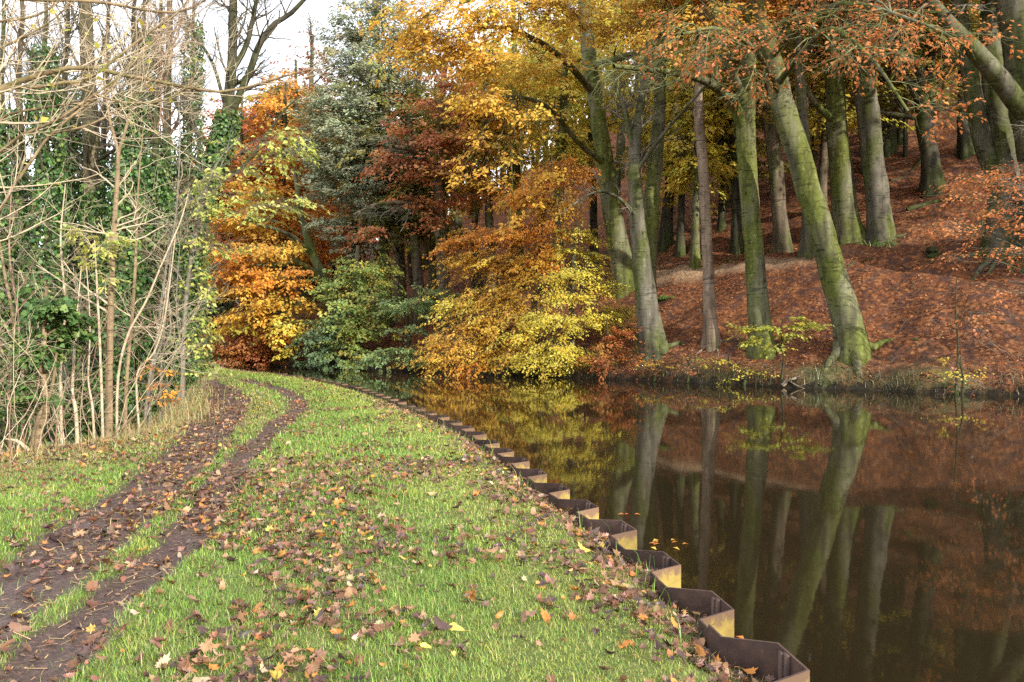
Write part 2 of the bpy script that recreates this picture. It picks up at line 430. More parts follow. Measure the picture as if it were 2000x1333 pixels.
# ------------------------------------------------------------------ hill side and water
def path_off(X, Y, tt):
    return tt - 8.5 + 1.0 * (fbm(X * .3, Y * .3, 61) - .5)
def hill():
    xs = axis((-320, -70, 18), (-70, -24, 1.6), (-24, 26, .33), (26, 60, 1.5), (60, 320, 18))
    ys = axis((-60, 8, 4), (8, 20, .5), (20, 52, .33), (52, 80, 1.2), (80, 420, 18))
    X, Y = np.meshgrid(xs, ys, indexing='ij'); t = far_t(X, Y)
    Z = hill_z(X, Y)
    nx, ny = X.shape; idx = np.arange(nx * ny).reshape(nx, ny)
    Q = np.stack([idx[:-1, :-1], idx[1:, :-1], idx[1:, 1:], idx[:-1, 1:]], -1).reshape(-1, 4)
    cell = np.maximum(np.gradient(xs)[:, None] + 0 * Y, np.gradient(ys)[None, :] + 0 * X)
    bad = (t < -np.maximum(1.2, 2 * cell))
    Q = Q[~bad.ravel()[Q].all(1)]
    V = np.stack([X.ravel(), Y.ravel(), Z.ravel()], 1)
    tt = t.ravel()
    kx = np.interp(V[:, 0], [5.5, 8, 13, 15.5], [0, .9, .9, 0])
    path = np.exp(-(path_off(V[:, 0], V[:, 1], tt) / .55) ** 4) * kx
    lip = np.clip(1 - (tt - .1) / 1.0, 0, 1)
    grs = np.clip((fbm(V[:, 0] * .7, V[:, 1] * .7, 55) - .42) * 4, 0, 1) * np.clip(1.9 - tt, 0, 1)
    mb = MB(); mb.add(V, Q, col=np.stack([path, lip, grs], 1))
    t = NT('hill_leaf_litter'); co = t.co()
    at = t.n('ShaderNodeAttribute', attribute_name='col'); sx = t.n('ShaderNodeSeparateColor'); t.l(at.outputs['Color'], sx.inputs[0])
    n1 = t.noise(co, .5, 5, .6); n2 = t.noise(co, 9, 5, .7); n3 = t.noise(co, 2.2, 5, .6)
    vo = t.n('ShaderNodeTexVoronoi'); vo.inputs['Scale'].default_value = 9; t.l(co, vo.inputs['Vector'])
    lit = t.ramp(vo.outputs['Color'], [(0, (.055, .024, .014)), (.35, (.125, .046, .02)), (.65, (.22, .083, .033)), (.9, (.34, .16, .07))])
    soil = t.ramp(n2, [(.3, (.035, .02, .018)), (.7, (.10, .055, .045))])
    c = t.mix(t.ramp(n3, [(.46, (0, 0, 0)), (.64, (.9, .9, .9))]), lit, soil)
    pc = t.ramp(n2, [(.35, (.14, .075, .045)), (.6, (.42, .30, .19))])
    c = t.mix(sx.outputs[0], c, pc)
    gc = t.ramp(n2, [(.3, (.05, .065, .02)), (.7, (.2, .18, .08))])
    c = t.mix(sx.outputs[2], c, gc)
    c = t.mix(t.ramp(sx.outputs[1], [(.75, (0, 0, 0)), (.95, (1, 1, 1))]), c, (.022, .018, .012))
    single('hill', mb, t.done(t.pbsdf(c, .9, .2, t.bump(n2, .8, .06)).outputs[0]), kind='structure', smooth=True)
hill()

def water():
    # a sheet between the two banks, tucked a little under each
    n = 120
    a = smooth_line(NEAR, n); b = FB[np.linspace(0, len(FB) - 1, n).astype(int)]
    ta = nrm(np.gradient(a, axis=0)); a = a + np.stack([-ta[:, 1], ta[:, 0]], 1) * .16
    tb = nrm(np.gradient(b, axis=0)); b = b + np.stack([tb[:, 1], -tb[:, 0]], 1) * .5
    mb = MB()
    V = np.concatenate([np.c_[a, np.full(n, WATER)], np.c_[b, np.full(n, WATER)]]); i = np.arange(n - 1)
    mb.add(V, np.stack([i, n + i, n + i + 1, i + 1], 1))
    t = NT('canal_water'); co = t.co()
    n1 = t.noise(co, 1.0, 3, .5, (1.2, .8, 1)); n2 = t.noise(co, 9, 2, .5); n3 = t.noise(co, .22, 2, .5)
    cal = t.ramp(n3, [(.4, (.12, .12, .12)), (.62, (1, 1, 1))])
    h = t.mix(.15, n1, n2)
    b = t.n('ShaderNodeBump'); b.inputs['Distance'].default_value = .012; t.l(h, b.inputs['Height'])
    m1 = t.n('ShaderNodeMath', operation='MULTIPLY'); t.l(cal, m1.inputs[0]); m1.inputs[1].default_value = .2; t.l(m1.outputs[0], b.inputs['Strength'])
    p = t.pbsdf((.016, .0115, .0055), .035, .5, b.outputs[0]); p.inputs['IOR'].default_value = 1.5
    single('water', mb, t.done(p.outputs[0]), kind='structure')
water()

# ------------------------------------------------------------------ grass on the near bank
def blades(mb, X, Y, Z, H, Wd, col, rg, lean=.5):
    n = len(X); a = rg.uniform(0, 2 * math.pi, n); d = np.stack([np.cos(a), np.sin(a), 0 * a], 1)
    s = np.stack([-d[:, 1], d[:, 0], 0 * a], 1); P = np.stack([X, Y, Z - .008], 1)
    ln = (rg.uniform(.15, 1.0, n) * lean * H)[:, None]
    up = A([[0, 0, 1.]]); H = H[:, None]; Wd = Wd[:, None]
    V = np.stack([P - s * Wd, P + s * Wd, P + s * Wd * .8 + d * ln * .35 + up * H * .6, P - s * Wd * .8 + d * ln * .35 + up * H * .6,
                  P + d * ln + up * H * .95 + s * Wd * .12, P + d * ln + up * H * .95 - s * Wd * .12], 1)
    b = np.arange(n)[:, None] * 6
    Q = np.concatenate([b + A([[0, 1, 2, 3]]), b + A([[3, 2, 4, 5]])])
    mb.add(V.reshape(-1, 3), Q, col=np.repeat(col, 6, 0))

def pick(pal, n, rg, jit=.16):
    """n colours drawn from weighted palette [(rgb, weight), ...] with jitter"""
    w = A([p[1] for p in pal], float); c = A([p[0] for p in pal], float)[rg.choice(len(pal), n, p=w / w.sum())]
    return np.clip(c * np.exp(rg.normal(0, jit, (n, 1))) * np.exp(rg.normal(0, jit * .35, (n, 3))), .004, .9)

GREEN = [((.17, .31, .045), 4), ((.24, .40, .06), 4), ((.34, .45, .08), 3), ((.46, .39, .16), 1.3), ((.09, .19, .03), 2.4)]
DRY = [((.46, .36, .17), 3), ((.36, .25, .11), 2), ((.26, .28, .08), 2.2), ((.6, .48, .27), 1.2)]
MOSSY = [((.42, .46, .08), 3), ((.34, .42, .08), 3), ((.5, .44, .14), 1)]
def near_grass():
    rg = R_(5); mb = MB()
    for (y0, y1, dens, hs, ws) in ((-2, 1.5, 1200, .034, .003), (1.5, 5.2, 9500, .030, .0018), (5.2, 9, 4200, .035, .0030), (9, 16, 1500, .046, .005), (16, 34, 480, .06, .010)):
        xl, xr = min(-8.8, -.80 * y1 - 1.5), 1.7
        n = int((xr - xl) * (y1 - y0) * dens)
        X = rg.uniform(xl, xr, n); Y = rg.uniform(y0, y1, n)
        k = (X > -.80 * Y - 1.2) | (rg.random(n) < .3); X, Y = X[k], Y[k]
        sd, _, _ = polyline_sd(X, Y, ZIGL); e = edge_sd(X, Y)
        m = rut(X, Y)
        p = 1 - .985 * np.clip(m * 1.5, 0, 1)
        p = p * np.interp(e, [-1.2, 0, .6], [1, .75, .15]) * np.interp(sd, [.0, .06, .25, .5], [.25, .35, .6, 1])
        p = p * np.clip(.35 + 1.5 * fbm(X * 1.7, Y * 1.7, 71), 0, 1)
        k = (sd > .015) & (rg.random(len(X)) < p); X, Y, sd, e = X[k], Y[k], sd[k], e[k]
        Z = near_z(X, Y); n = len(X)
        dry = np.clip(np.interp(e, [-2.4, -.2], [0, .95]) + .9 * (fbm(X * .8, Y * .8, 41) - .58), 0, 1)
        ms = np.clip(np.interp(sd, [.2, .9, 1.5], [.85, .7, .1]) + 1.4 * (fbm(X * 1.1, Y * 1.1, 77) - .55), 0, 1)
        c = pick(GREEN, n, rg); u = rg.random(n)
        c = np.where((u < ms)[:, None], pick(MOSSY, n, rg), c); u = rg.random(n)
        c = np.where((u < dry)[:, None], pick(DRY, n, rg), c)
        tuft = fbm(X * 5, Y * 5, 79)
        H = hs * rg.lognormal(0, .35, n) * (.55 + .9 * tuft) * np.interp(e, [-.6, .0], [1, 1.9]) * np.where(ms > .5, .7, 1)
        blades(mb, X, Y, Z, H, np.full(n, ws) * rg.uniform(.7, 1.3, n), c, rg, 1.2)
    # taller tufts against the piles
    n = 2600; k = rg.integers(0, len(ZIG), n); Pz = A(ZIG)[k]
    X = Pz[:, 0] + rg.normal(0, .10, n); Y = Pz[:, 1] + rg.normal(0, .10, n)
    sd, _, _ = polyline_sd(X, Y, ZIGL); kk = (sd > .02) & (fbm(X * 2.5, Y * 2.5, 83) > .5) & (Y > 2); X, Y = X[kk], Y[kk]; n = len(X)
    blades(mb, X, Y, near_z(X, Y), .13 * rg.lognormal(0, .4, n), np.full(n, .003), pick(GREEN, n, rg), rg, 1.0)
    single('grass', mb, M['grass'], kind='stuff')
    # long pale grass and debris where the bank drops away on the left
    mb = MB(); n = 16000
    k = rg.integers(0, len(EDGE) - 1, n * 3); f = rg.random(n * 3)[:, None]; P = EDGE[k] * (1 - f) + EDGE[k + 1] * f
    P = P[(P[:, 1] > 3) & (P[:, 1] < 34)]; P = P[:n]; n = len(P)
    X = P[:, 0] + rg.normal(.05, .35, n); Y = P[:, 1] + rg.normal(0, .3, n)
    dd = np.hypot(X, Y)
    kk = fbm(X * 1.3, Y * 1.3, 87) > .42; X, Y, dd = X[kk], Y[kk], dd[kk]; n = len(X)
    blades(mb, X, Y, near_z(X, Y), .17 * rg.lognormal(0, .5, n), np.clip(.0003 * dd, .002, .01), pick(DRY, n, rg), rg, 1.3)
    single('dry_grass', mb, M['grass'], kind='stuff')
near_grass()

# ------------------------------------------------------------------ fallen leaves on the near bank
def leaf_template(kind, rg):
    if kind == 'maple':
        ang = A([-90, -70, -48, -32, -12, 8, 22, 44, 58, 74, 90]); rad = A([.10, .52, .40, .62, .38, .80, .55, .62, .95, .7, 1.05])
        ang = np.concatenate([ang, 180 - ang[-2:0:-1]]); rad = np.concatenate([rad, rad[-2:0:-1]])
    elif kind == 'oval':
        ang = np.arange(-90, 270, 24.); rad = .42 / np.sqrt((np.cos(np.radians(ang)) / 1.0) ** 2 + (np.sin(np.radians(ang)) / 2.3) ** 2)
    else:   # oak: wavy lobes
        ang = np.arange(-90, 270, 15.); rad = .40 / np.sqrt((np.cos(np.radians(ang)) / 1.0) ** 2 + (np.sin(np.radians(ang)) / 2.2) ** 2) * (1 + .2 * np.sin(np.arange(24) * math.pi))
        rad = rad * np.where(np.arange(24) % 2 == 0, 1.12, .84)
    a = np.radians(ang); r = rad * rg.uniform(.9, 1.1, len(rad)) * .5
    ring = np.stack([r * np.cos(a), r * np.sin(a)], 1); mid = ring * .5
    P = np.concatenate([[[0, 0]], mid, ring]); n = len(ring)
    cu, cv, tw = rg.uniform(-.4, 2.6), rg.uniform(-.3, 1.6), rg.uniform(-1.1, 1.1)
    z = cu * P[:, 0] ** 2 + cv * P[:, 1] ** 2 + tw * P[:, 0] * P[:, 1] + rg.normal(0, .03, len(P)) + .04 * np.abs(P[:, 0])
    V = np.c_[P, z - z.min()]
    i = np.arange(n); j = (i + 1) % n
    T = np.stack([np.zeros(n, int), 1 + i, 1 + j], 1); Q = np.stack([1 + i, 1 + n + i, 1 + n + j, 1 + j], 1)
    # stalk
    s = MB(); s.add(V, Q, T)
    y0 = V[1:][np.argmin(V[1:, 1])]
    s.tubes(A([y0, y0 + [.03, -.18, .02], y0 + [.08, -.33, .03]]), A([.012, .01, .008]), 3)
    return s
LEAFKINDS = [('tan', (.33, .185, .10), 2.6), ('brown', (.17, .08, .045), 5.0), ('dark brown', (.085, .05, .045), 3.2), ('pinkish brown', (.25, .14, .10), 2.4), ('pale cream', (.48, .34, .22), .5), ('orange', (.48, .20, .045), 1.1), ('yellow', (.56, .40, .08), .28)]
def m_deadleaf(name, c):
    t = NT(name); co = t.co(); n = t.noise(co, 35, 4, .6); oi = t.n('ShaderNodeObjectInfo')
    k = t.ramp(n, [(.3, tuple(x * .6 for x in c)), (.7, tuple(min(.9, x * 1.25) for x in c))])
    hs = t.n('ShaderNodeHueSaturation'); t.l(k, hs.inputs['Color'])
    mr = t.n('ShaderNodeMapRange'); t.l(oi.outputs['Random'], mr.inputs[0]); mr.inputs[3].default_value = .75; mr.inputs[4].default_value = 1.3; t.l(mr.outputs[0], hs.inputs['Value'])
    return t.done(t.pbsdf(hs.outputs[0], .6, .3).outputs[0])
def litter_density(X, Y):
    r = polyline_sd(X, Y, RUT_R)[0]            # + on the left of the rut
    rd = np.interp(-r, [-1.6, -.35, 0, .25, 1.6, 2.6, 4.5], [.3, .5, 1.2, 1.3, 1.0, .55, .35])
    sd = polyline_sd(X, Y, ZIGL)[0]
    wl = np.interp(sd, [.0, .1, .3, .55], [1.7, 1.5, .8, 0])
    patch = np.clip(4.5 * (fbm(X * 1.4, Y * 1.4, 91) - .36), .1, 2.0)
    e = edge_sd(X, Y); ed = np.interp(e, [-2, -.6, .6, 3], [.25, .6, 1, .8])
    return np.clip(rd * patch + wl + np.where(r > .3, ed * np.interp(Y, [8, 13], [.5, 1.5]), 0), 0, 1.8)
def fallen_leaves():
    rg = R_(17)
    tmpl = [(k, leaf_template(k, rg)) for k in ('maple', 'maple', 'maple', 'oval', 'oak', 'maple', 'oval', 'oak')]
    pts = []
    for (y0, y1, dens) in ((2.3, 6, 420), (6, 10, 330), (10, 17, 170), (17, 33, 60)):
        xl = -.8 * y1 - 1
        n = int((1.6 - xl) * (y1 - y0) * dens)
        X = rg.uniform(xl, 1.6, n); Y = rg.uniform(y0, y1, n)
        k = (rg.random(n) * 1.25 < litter_density(X, Y)) & (polyline_sd(X, Y, ZIGL)[0] > .03) & (X > -.78 * Y - 1) & (edge_sd(X, Y) < 1.0)
        pts.append(np.stack([X[k], Y[k]], 1))
    P = np.concatenate(pts); n = len(P)
    Z = near_z(P[:, 0], P[:, 1]); size = np.clip(rg.lognormal(math.log(.068), .34, n), .032, .12)
    kind = rg.choice(len(LEAFKINDS), n, p=A([k[2] for k in LEAFKINDS]) / sum(k[2] for k in LEAFKINDS))
    ti = rg.integers(0, len(tmpl), n)
    key = np.hypot(P[:, 0], P[:, 1]) / size
    inside = np.abs(P[:, 0]) < .73 * P[:, 1]
    order = np.argsort(np.where(inside & (P[:, 1] > 3.0), key, 1e9))
    indiv = set(order[:300].tolist())
    mats = {k[0]: m_deadleaf('dead_leaf_' + k[0].replace(' ', '_'), k[1]) for k in LEAFKINDS}
    meshes = {}
    mb = MB()
    from mathutils import Euler
    RU = rut(P[:, 0], P[:, 1])
    for i in range(n):
        tilt = rg.normal(0, .42, 2); yaw = rg.uniform(0, 6.283); h = .012 + abs(rg.normal(0, .014))
        if RU[i] > .5: h *= .35
        kn, tm = tmpl[ti[i]]
        if i in indiv:
            k = LEAFKINDS[kind[i]]
            if (ti[i], kind[i]) not in meshes: meshes[(ti[i], kind[i])] = tm.mesh('fallen_leaf', mats[k[0]])
            o = link('fallen_leaf', meshes[(ti[i], kind[i])], None, (P[i, 0], P[i, 1], Z[i] + h))
            o.rotation_euler = (tilt[0], tilt[1], yaw); o.scale = (size[i],) * 3
            shp = {'maple': 'lobed maple', 'oval': 'smooth oval', 'oak': 'wavy edged oak'}[kn]
            tag(o, f'{k[0]} {shp} leaf fallen on the foreground of the grassy towpath', 'leaf', f'{k[0]} {shp} leaves fallen on the bank')
        else:
            E = np.array(Euler((tilt[0], tilt[1], yaw)).to_matrix())
            V = np.concatenate(tm.v) * size[i]
            if P[i, 1] > 10:      # far ones: coarse shape
                V = V @ E.T + [P[i, 0], P[i, 1], Z[i] + h]
            else:
                V = V @ E.T + [P[i, 0], P[i, 1], Z[i] + h]
            c = pick([(LEAFKINDS[kind[i]][1], 1)], 1, rg, .25)
            mb.add(V, np.concatenate(tm.q), np.concatenate(tm.t), col=np.repeat(c, len(V), 0))
    single('leaf_litter', mb, M['litter'], kind='stuff')
    # straw and crumbs in the ruts
    m2 = MB(); n = 5200
    Y = rg.uniform(2.5, 24, n) ; X = rg.uniform(-1, 1, n)
    L = [RUT_L, RUT_R]; q = rg.integers(0, 2, n)
    bx = np.where(q == 0, np.interp(Y, RUT_L[:60, 1], RUT_L[:60, 0]), np.interp(Y, RUT_R[:60, 1], RUT_R[:60, 0]))
    X = bx + rg.normal(0, .32, n); k = rut(X, Y) > .2; X, Y = X[k], Y[k]; n = len(X)
    a = rg.uniform(0, math.pi, n); ln = rg.lognormal(math.log(.055), .5, n)
    P0 = np.stack([X, Y, near_z(X, Y) + .008], 1); d = np.stack([np.cos(a), np.sin(a), rg.normal(0, .08, n)], 1) * ln[:, None]
    s = np.stack([-np.sin(a), np.cos(a), 0 * a], 1) * (.0022 + .0002 * Y[:, None])
    V = np.stack([P0 - s, P0 + s, P0 + d + s, P0 + d - s], 1)
    m2.add(V.reshape(-1, 3), np.arange(n * 4).reshape(-1, 4), col=np.repeat(pick([((.40, .26, .14), 3), ((.55, .38, .2), 2), ((.16, .09, .06), 3)], n, rg), 4, 0))
    single('straw_litter', m2, M['litter'], kind='stuff')
fallen_leaves()
# ------------------------------------------------------------------ tree building
GOLD = [((.78, .47, .07), 4), ((.80, .56, .10), 3), ((.66, .34, .045), 2), ((.46, .25, .06), 1)]
YELLOW = [((.78, .62, .09), 4), ((.68, .60, .11), 3), ((.52, .50, .09), 2), ((.78, .50, .06), 1)]
ORANGE = [((.76, .32, .04), 4), ((.80, .42, .06), 3), ((.60, .21, .035), 2), ((.42, .15, .04), 1)]
ORYEL = [((.74, .44, .06), 4), ((.68, .35, .05), 3), ((.76, .54, .09), 3), ((.46, .22, .04), 1)]
RUST = [((.40, .115, .035), 4), ((.50, .18, .045), 3), ((.30, .085, .035), 2), ((.56, .27, .07), 1)]
SALMON = [((.60, .21, .065), 4), ((.66, .28, .09), 3), ((.46, .14, .05), 2)]
OLIVE = [((.26, .25, .06), 4), ((.36, .32, .07), 3), ((.17, .19, .05), 2), ((.45, .36, .09), 1)]
LIME = [((.46, .50, .11), 4), ((.36, .43, .09), 3), ((.58, .56, .16), 2)]
OAKGREEN = [((.22, .33, .10), 4), ((.31, .41, .11), 4), ((.46, .47, .10), 3), ((.64, .50, .09), 1.6)]
GREYGREEN = [((.33, .38, .23), 4), ((.42, .47, .30), 3), ((.21, .24, .14), 2), ((.33, .28, .17), 1.6)]
DARKGREEN = [((.13, .20, .09), 4), ((.18, .26, .11), 3), ((.08, .13, .065), 2)]
BLUEGREEN = [((.23, .34, .13), 4), ((.32, .42, .15), 3), ((.14, .21, .09), 2), ((.46, .44, .11), 1.3)]
PURPLE = [((.25, .14, .12), 3), ((.32, .15, .10), 2), ((.2, .13, .12), 2)]
OCHRE = [((.48, .36, .11), 4), ((.40, .31, .10), 3), ((.56, .40, .10), 2), ((.3, .26, .1), 2)]
SCARLET = [((.48, .155, .06), 4), ((.56, .25, .08), 3), ((.38, .125, .06), 2), ((.5, .32, .12), 1)]

def grow(P, D, L, r0, r1, nseg, wob, grav, rg):
    """grow m shoots at once: start points, directions, lengths -> polylines and radii"""
    m = len(P); d = nrm(D); pts = [P]; p = P
    for i in range(nseg):
        d = nrm(d + rg.normal(0, wob, (m, 3)) + A([0, 0, grav])); p = p + d * (L / nseg)[:, None]; pts.append(p)
    P = np.stack(pts, 1); f = np.linspace(0, 1, nseg + 1)[None]
    R = np.asarray(r0)[:, None] * (1 - f) + np.asarray(r1)[:, None] * f
    return P, R
def spawn(P, R, k, rg, ang=.8, t0=.25, t1=1., flat=1., up=0.):
    """k side-shoot starts on each parent"""
    m, n = P.shape[:2]; idx = np.repeat(np.arange(m), k); t = rg.uniform(t0, t1, m * k) * (n - 1.001)
    i = t.astype(int); f = (t - i)[:, None]
    p = P[idx, i] * (1 - f) + P[idx, i + 1] * f; r = R[idx, i] * (1 - f[:, 0]) + R[idx, i + 1] * f[:, 0]
    tan = nrm(P[idx, i + 1] - P[idx, i]); v = rg.normal(size=(m * k, 3)); v[:, 2] *= flat
    v -= np.sum(v * tan, 1, keepdims=True) * tan; v = nrm(v)
    a = ang * rg.uniform(.6, 1.3, m * k)[:, None]
    d = np.cos(a) * tan + np.sin(a) * v; d[:, 2] += up
    return p, nrm(d), r, t / (n - 1)
def twigs(mb, P, R, levels, rg, col=None):
    """levels of side shoots: (count, length, radius ratio, angle, wobble, gravity, segments, sides)"""
    out = [(P, R)]
    for (k, ln, rr, ang, wob, gv, ns, sd_, *ex) in levels:
        t0 = ex[0] if ex else .2
        p, d, r, t = spawn(P, R, k, rg, ang, t0)
        L = ln * rg.uniform(.5, 1.25, len(p)) * (1.15 - .6 * t)
        r0 = np.maximum(r * rr, .0025)
        P, R = grow(p, d, L, r0, r0 * .35, ns, wob, gv, rg)
        mb.tubes(P, R, sd_, col=col); out.append((P, R))
    return out
def leaf_sprays(mb, P, q, L, width, pal, rg, droop=0., jit=.30, wl=.62):
    """flat sprays of leaves along twigs P (m, n, 3)"""
    m, n = P.shape[:2]; idx = np.repeat(np.arange(m), q); t = rg.uniform(.05, 1, m * q) * (n - 1.001); i = t.astype(int); f = (t - i)[:, None]
    p = P[idx, i] * (1 - f) + P[idx, i + 1] * f; tan = nrm(P[idx, i + 1] - P[idx, i])
    side = nrm(np.cross(tan, A([0, 0, 1.])) + 1e-6)
    u = rg.uniform(-1, 1, m * q); taper = 1 - .65 * (t / (n - 1)) ** 1.5
    p = p + side * (u * width * taper)[:, None] + rg.normal(0, .16 * width, (m * q, 3)) * A([.4, .4, 1.])
    p[:, 2] -= droop * np.abs(u) * width * taper
    a = (np.sign(u) * rg.uniform(.3, 1.2, m * q))[:, None]
    ax = nrm(np.cos(a) * tan + np.sin(a) * side); ax[:, 2] -= .25
    no = nrm(A([0, 0, 1.]) + tan * A([.75, .75, 0]) + rg.normal(0, jit, (m * q, 3)))
    # each spray keeps its own shade of the palette
    c = pick(pal, m, rg, .16)[idx] * .55 + pick(pal, m * q, rg, .2) * .45
    LL = L * rg.uniform(.65, 1.25, m * q)
    mb.leaves(p, ax, no, LL, LL * wl, np.clip(c, .004, .9))

DENS = 1.3
class Tree:
    def __init__(s, name, label, cat, pts, bark, seed, group=None, D=None, near=False, flare=.42, sides=14, side_light=None):
        s.rg = R_(seed); s.bark = bark
        x0, y0 = pts[0][:2]
        s.D = D if D else hit(x0, y0)
        if near: b = px(x0, y0, s.D); b[2] = near_z(A([b[0]]), A([b[1]]))[0]
        else: b = ground_pt(x0, s.D)
        P = [b - A([0, 0, .9]), b + A([0, 0, .02])] + [px(p[0], p[1], s.D + (p[3] if len(p) > 3 else 0)) for p in pts[1:]]
        s.base = b
        W = A([pts[0][2]] + [p[2] for p in pts], float) / F * s.D / 2
        n = 48
        d = np.concatenate([[0], np.cumsum(np.linalg.norm(np.diff(A(P), axis=0), axis=1))])
        s.P = smooth_line(P, n); s.R = np.interp(np.linspace(0, d[-1], n), d, W)
        s.root = thing(name, label, cat, tuple(b), group)
        s.trunk = MB()
        h = np.linalg.norm(np.diff(s.P, axis=0), axis=1); h = np.concatenate([[0], np.cumsum(h)])
        a = np.arange(sides) * 2 * math.pi / sides; ph = s.rg.uniform(0, 6.28, 4)
        fl = np.exp(-np.maximum(h - .9, -.15) / (s.R[0] * 1.9))[:, None]
        mod = 1 + flare * fl * (.42 + .38 * np.cos(3 * a + ph[0]) [None] + .3 * np.cos(5 * a + ph[1])[None]) \
            + .05 * np.cos(2 * a[None] + .5 * h[:, None] + ph[2]) + .035 * np.cos(3 * a[None] - .8 * h[:, None] + ph[3]) + s.rg.normal(0, .014, (n, sides))
        wob = np.stack([np.cumsum(s.rg.normal(0, .014, n)), np.cumsum(s.rg.normal(0, .014, n)), 0 * h], 1) * s.R[0] * 2
        s.P = s.P + (wob - np.linspace(0, 1, n)[:, None] * wob[-1])
        s.trunk.tubes(s.P[None], s.R[None], sides, mod=mod[None])
        s.leaf, s.wood, s.ivy_ = MB(), [], MB()
        s.main = MB(); s.roots = MB(); s.bares = []
        s.limb_ends = []
    def at(s, z, lo=.1, hi=.97):
        k = np.clip(np.searchsorted(s.P[:, 2], z), int(lo * 47), int(hi * 47)); return k
    def limb(s, pts, k=9, fork=None):
        """explicit limb: (x, y, width px, extra depth)"""
        P = [px(p[0], p[1], s.D + (p[3] if len(p) > 3 else 0)) for p in pts]
        if fork is not None:
            i = int(np.argmin(np.linalg.norm(s.P - P[0], axis=1))); P[0] = s.P[i]
        W = A([p[2] for p in pts], float) / F * s.D / 2; n = 22
        d = np.concatenate([[0], np.cumsum(np.linalg.norm(np.diff(A(P), axis=0), axis=1))])
        Q = smooth_line(P, n); R = np.interp(np.linspace(0, d[-1], n), d, W)
        Q[1:] += np.cumsum(s.rg.normal(0, .10, (n - 1, 3)), 0) * R.mean() * .5
        mb = MB(); mb.tubes(Q[None], R[None], k); s.wood.append(mb); s.limb_ends.append((Q, R, mb)); return Q, R, mb
    def clump(s, x, y, dD, ra, rb, pal, nsp, q=22, L=.15, sl=1.1, sw=.42, droop=.25, src=None, z_at=None, sides=5, jit=.3, thick=.05, wl=.62, ra_y=None, dirv=None):
        rg = s.rg; C = px(x, y, s.D + dD); far = s.D > 20; dens = DENS if far and pal is not SALMON else (.5 if pal is SALMON and s.D > 22 else 1.); rb = rb * 1.1 + .05 if far else rb; nsp = int(nsp * (1 + (dens - 1) * .45)) or 1; q = int(q * dens)
        if far and pal is not SALMON: L = L * 1.2
        # anchors through the clump, more of them outward
        v = nrm(rg.normal(size=(nsp, 3))) * (rg.random(nsp) ** .5 * np.where(rg.random(nsp) < .2, 1.45, 1))[:, None]
        an = C + v * A([ra, ra_y or ra, rb])
        if src is not None: S = src
        else:
            hd = np.linalg.norm((s.P - C)[:, :2], axis=1).min()
            i = s.at(C[2] - (.45 * hd if z_at is None else z_at)); S = s.P[i]
        mb = MB()
        mid = (S + C) / 2; mid[2] += .12 * np.linalg.norm(C - S)
        Q = smooth_line([S, mid, C], 10); Q[1:] += rg.normal(0, .04, (9, 3)) * np.linalg.norm(C - S) * .3
        R = np.linspace(thick, thick * .3, 10); mb.tubes(Q[None], R[None], sides)
        # branchlets to the anchors
        k = rg.integers(4, 10, nsp); B = Q[k]
        m1 = B + (an - B) * .5 + A([0, 0, 1.]) * (.10 * np.linalg.norm(an - B, axis=1))[:, None] + rg.normal(0, .06, (nsp, 3))
        f = np.linspace(0, 1, 5)[None, :, None]
        BP = B[:, None] * (1 - f) ** 2 + 2 * m1[:, None] * f * (1 - f) + an[:, None] * f ** 2
        BR = np.linspace(thick * .32, thick * .12, 5)[None].repeat(nsp, 0)
        mb.tubes(BP, BR, 3)
        # sprays
        out = an - A([s.P[s.at(C[2])]])[0] if True else an
        d = nrm(nrm(out * A([1, 1, 0])) * .9 + nrm(an - C) * A([.6, .6, .1]) + rg.normal(0, .35, (nsp, 3)) * A([1, 1, .2])); d[:, 2] += rg.normal(0, .2, nsp) - droop
        if dirv is not None: d = nrm(d * .55 + A(dirv) + rg.normal(0, .22, (nsp, 3)))
        TP, TR = grow(an - d * sl * .35, d, sl * rg.uniform(.55, 1.6, nsp), np.full(nsp, thick * .12 + .003), np.full(nsp, .002), 4, .12, -.05, rg)
        mb.tubes(TP, TR, 3)
        leaf_sprays(s.leaf, TP, q, L, sw, pal, rg, .25, max(jit, .42) if far else jit, wl)
        s.wood.append(mb); return Q
    def ivy(s, lo, hi, r, n, L=.11, pal=None, bulge=.5):
        rg = s.rg; k = rg.uniform(lo, hi, n) * 46.9; i = k.astype(int); f = (k - i)[:, None]
        p = s.P[i] * (1 - f) + s.P[i + 1] * f; a = rg.uniform(0, 6.283, n)
        # lumpy sleeve
        rr = s.R[i] + r * (1.15 - .75 * k / 47.) * (.25 + bulge * 1.6 * vnoise(k * .55, a * .9 + 7 * s.R[0], 5) ** 1.3) * rg.uniform(.55, 1.1, n)
        o = np.stack([np.cos(a), np.sin(a), rg.normal(0, .25, n)], 1); p = p + o * rr[:, None]
        ax = nrm(A([0, 0, -1.]) + rg.normal(0, .55, (n, 3))); no = nrm(o + rg.normal(0, .5, (n, 3)))
        c = pick(pal or IVY, n, rg, .25); LL = L * rg.uniform(.6, 1.3, n)
        s.ivy_.leaves(p, ax, no, LL, LL * .9, c)
    def overhead(s, pal, n=46):
        T = s.P[-1]
        for (u, v, w) in ((0, 0, 1.5), (-2.6, -1.2, 0), (2.6, -1.0, .4), (.4, 2.8, .2), (-.6, -3.2, .6)):
            C = T + A([u, v, w + s.rg.uniform(-.6, .8)]); D = C[1]
            s.clump(C[0] / D * F + CX, HY - (C[2] - EYE) / D * F, D - s.D, 2.6, 1.1, pal, n, 20, .24, 1.5, .6, .1, thick=.06)
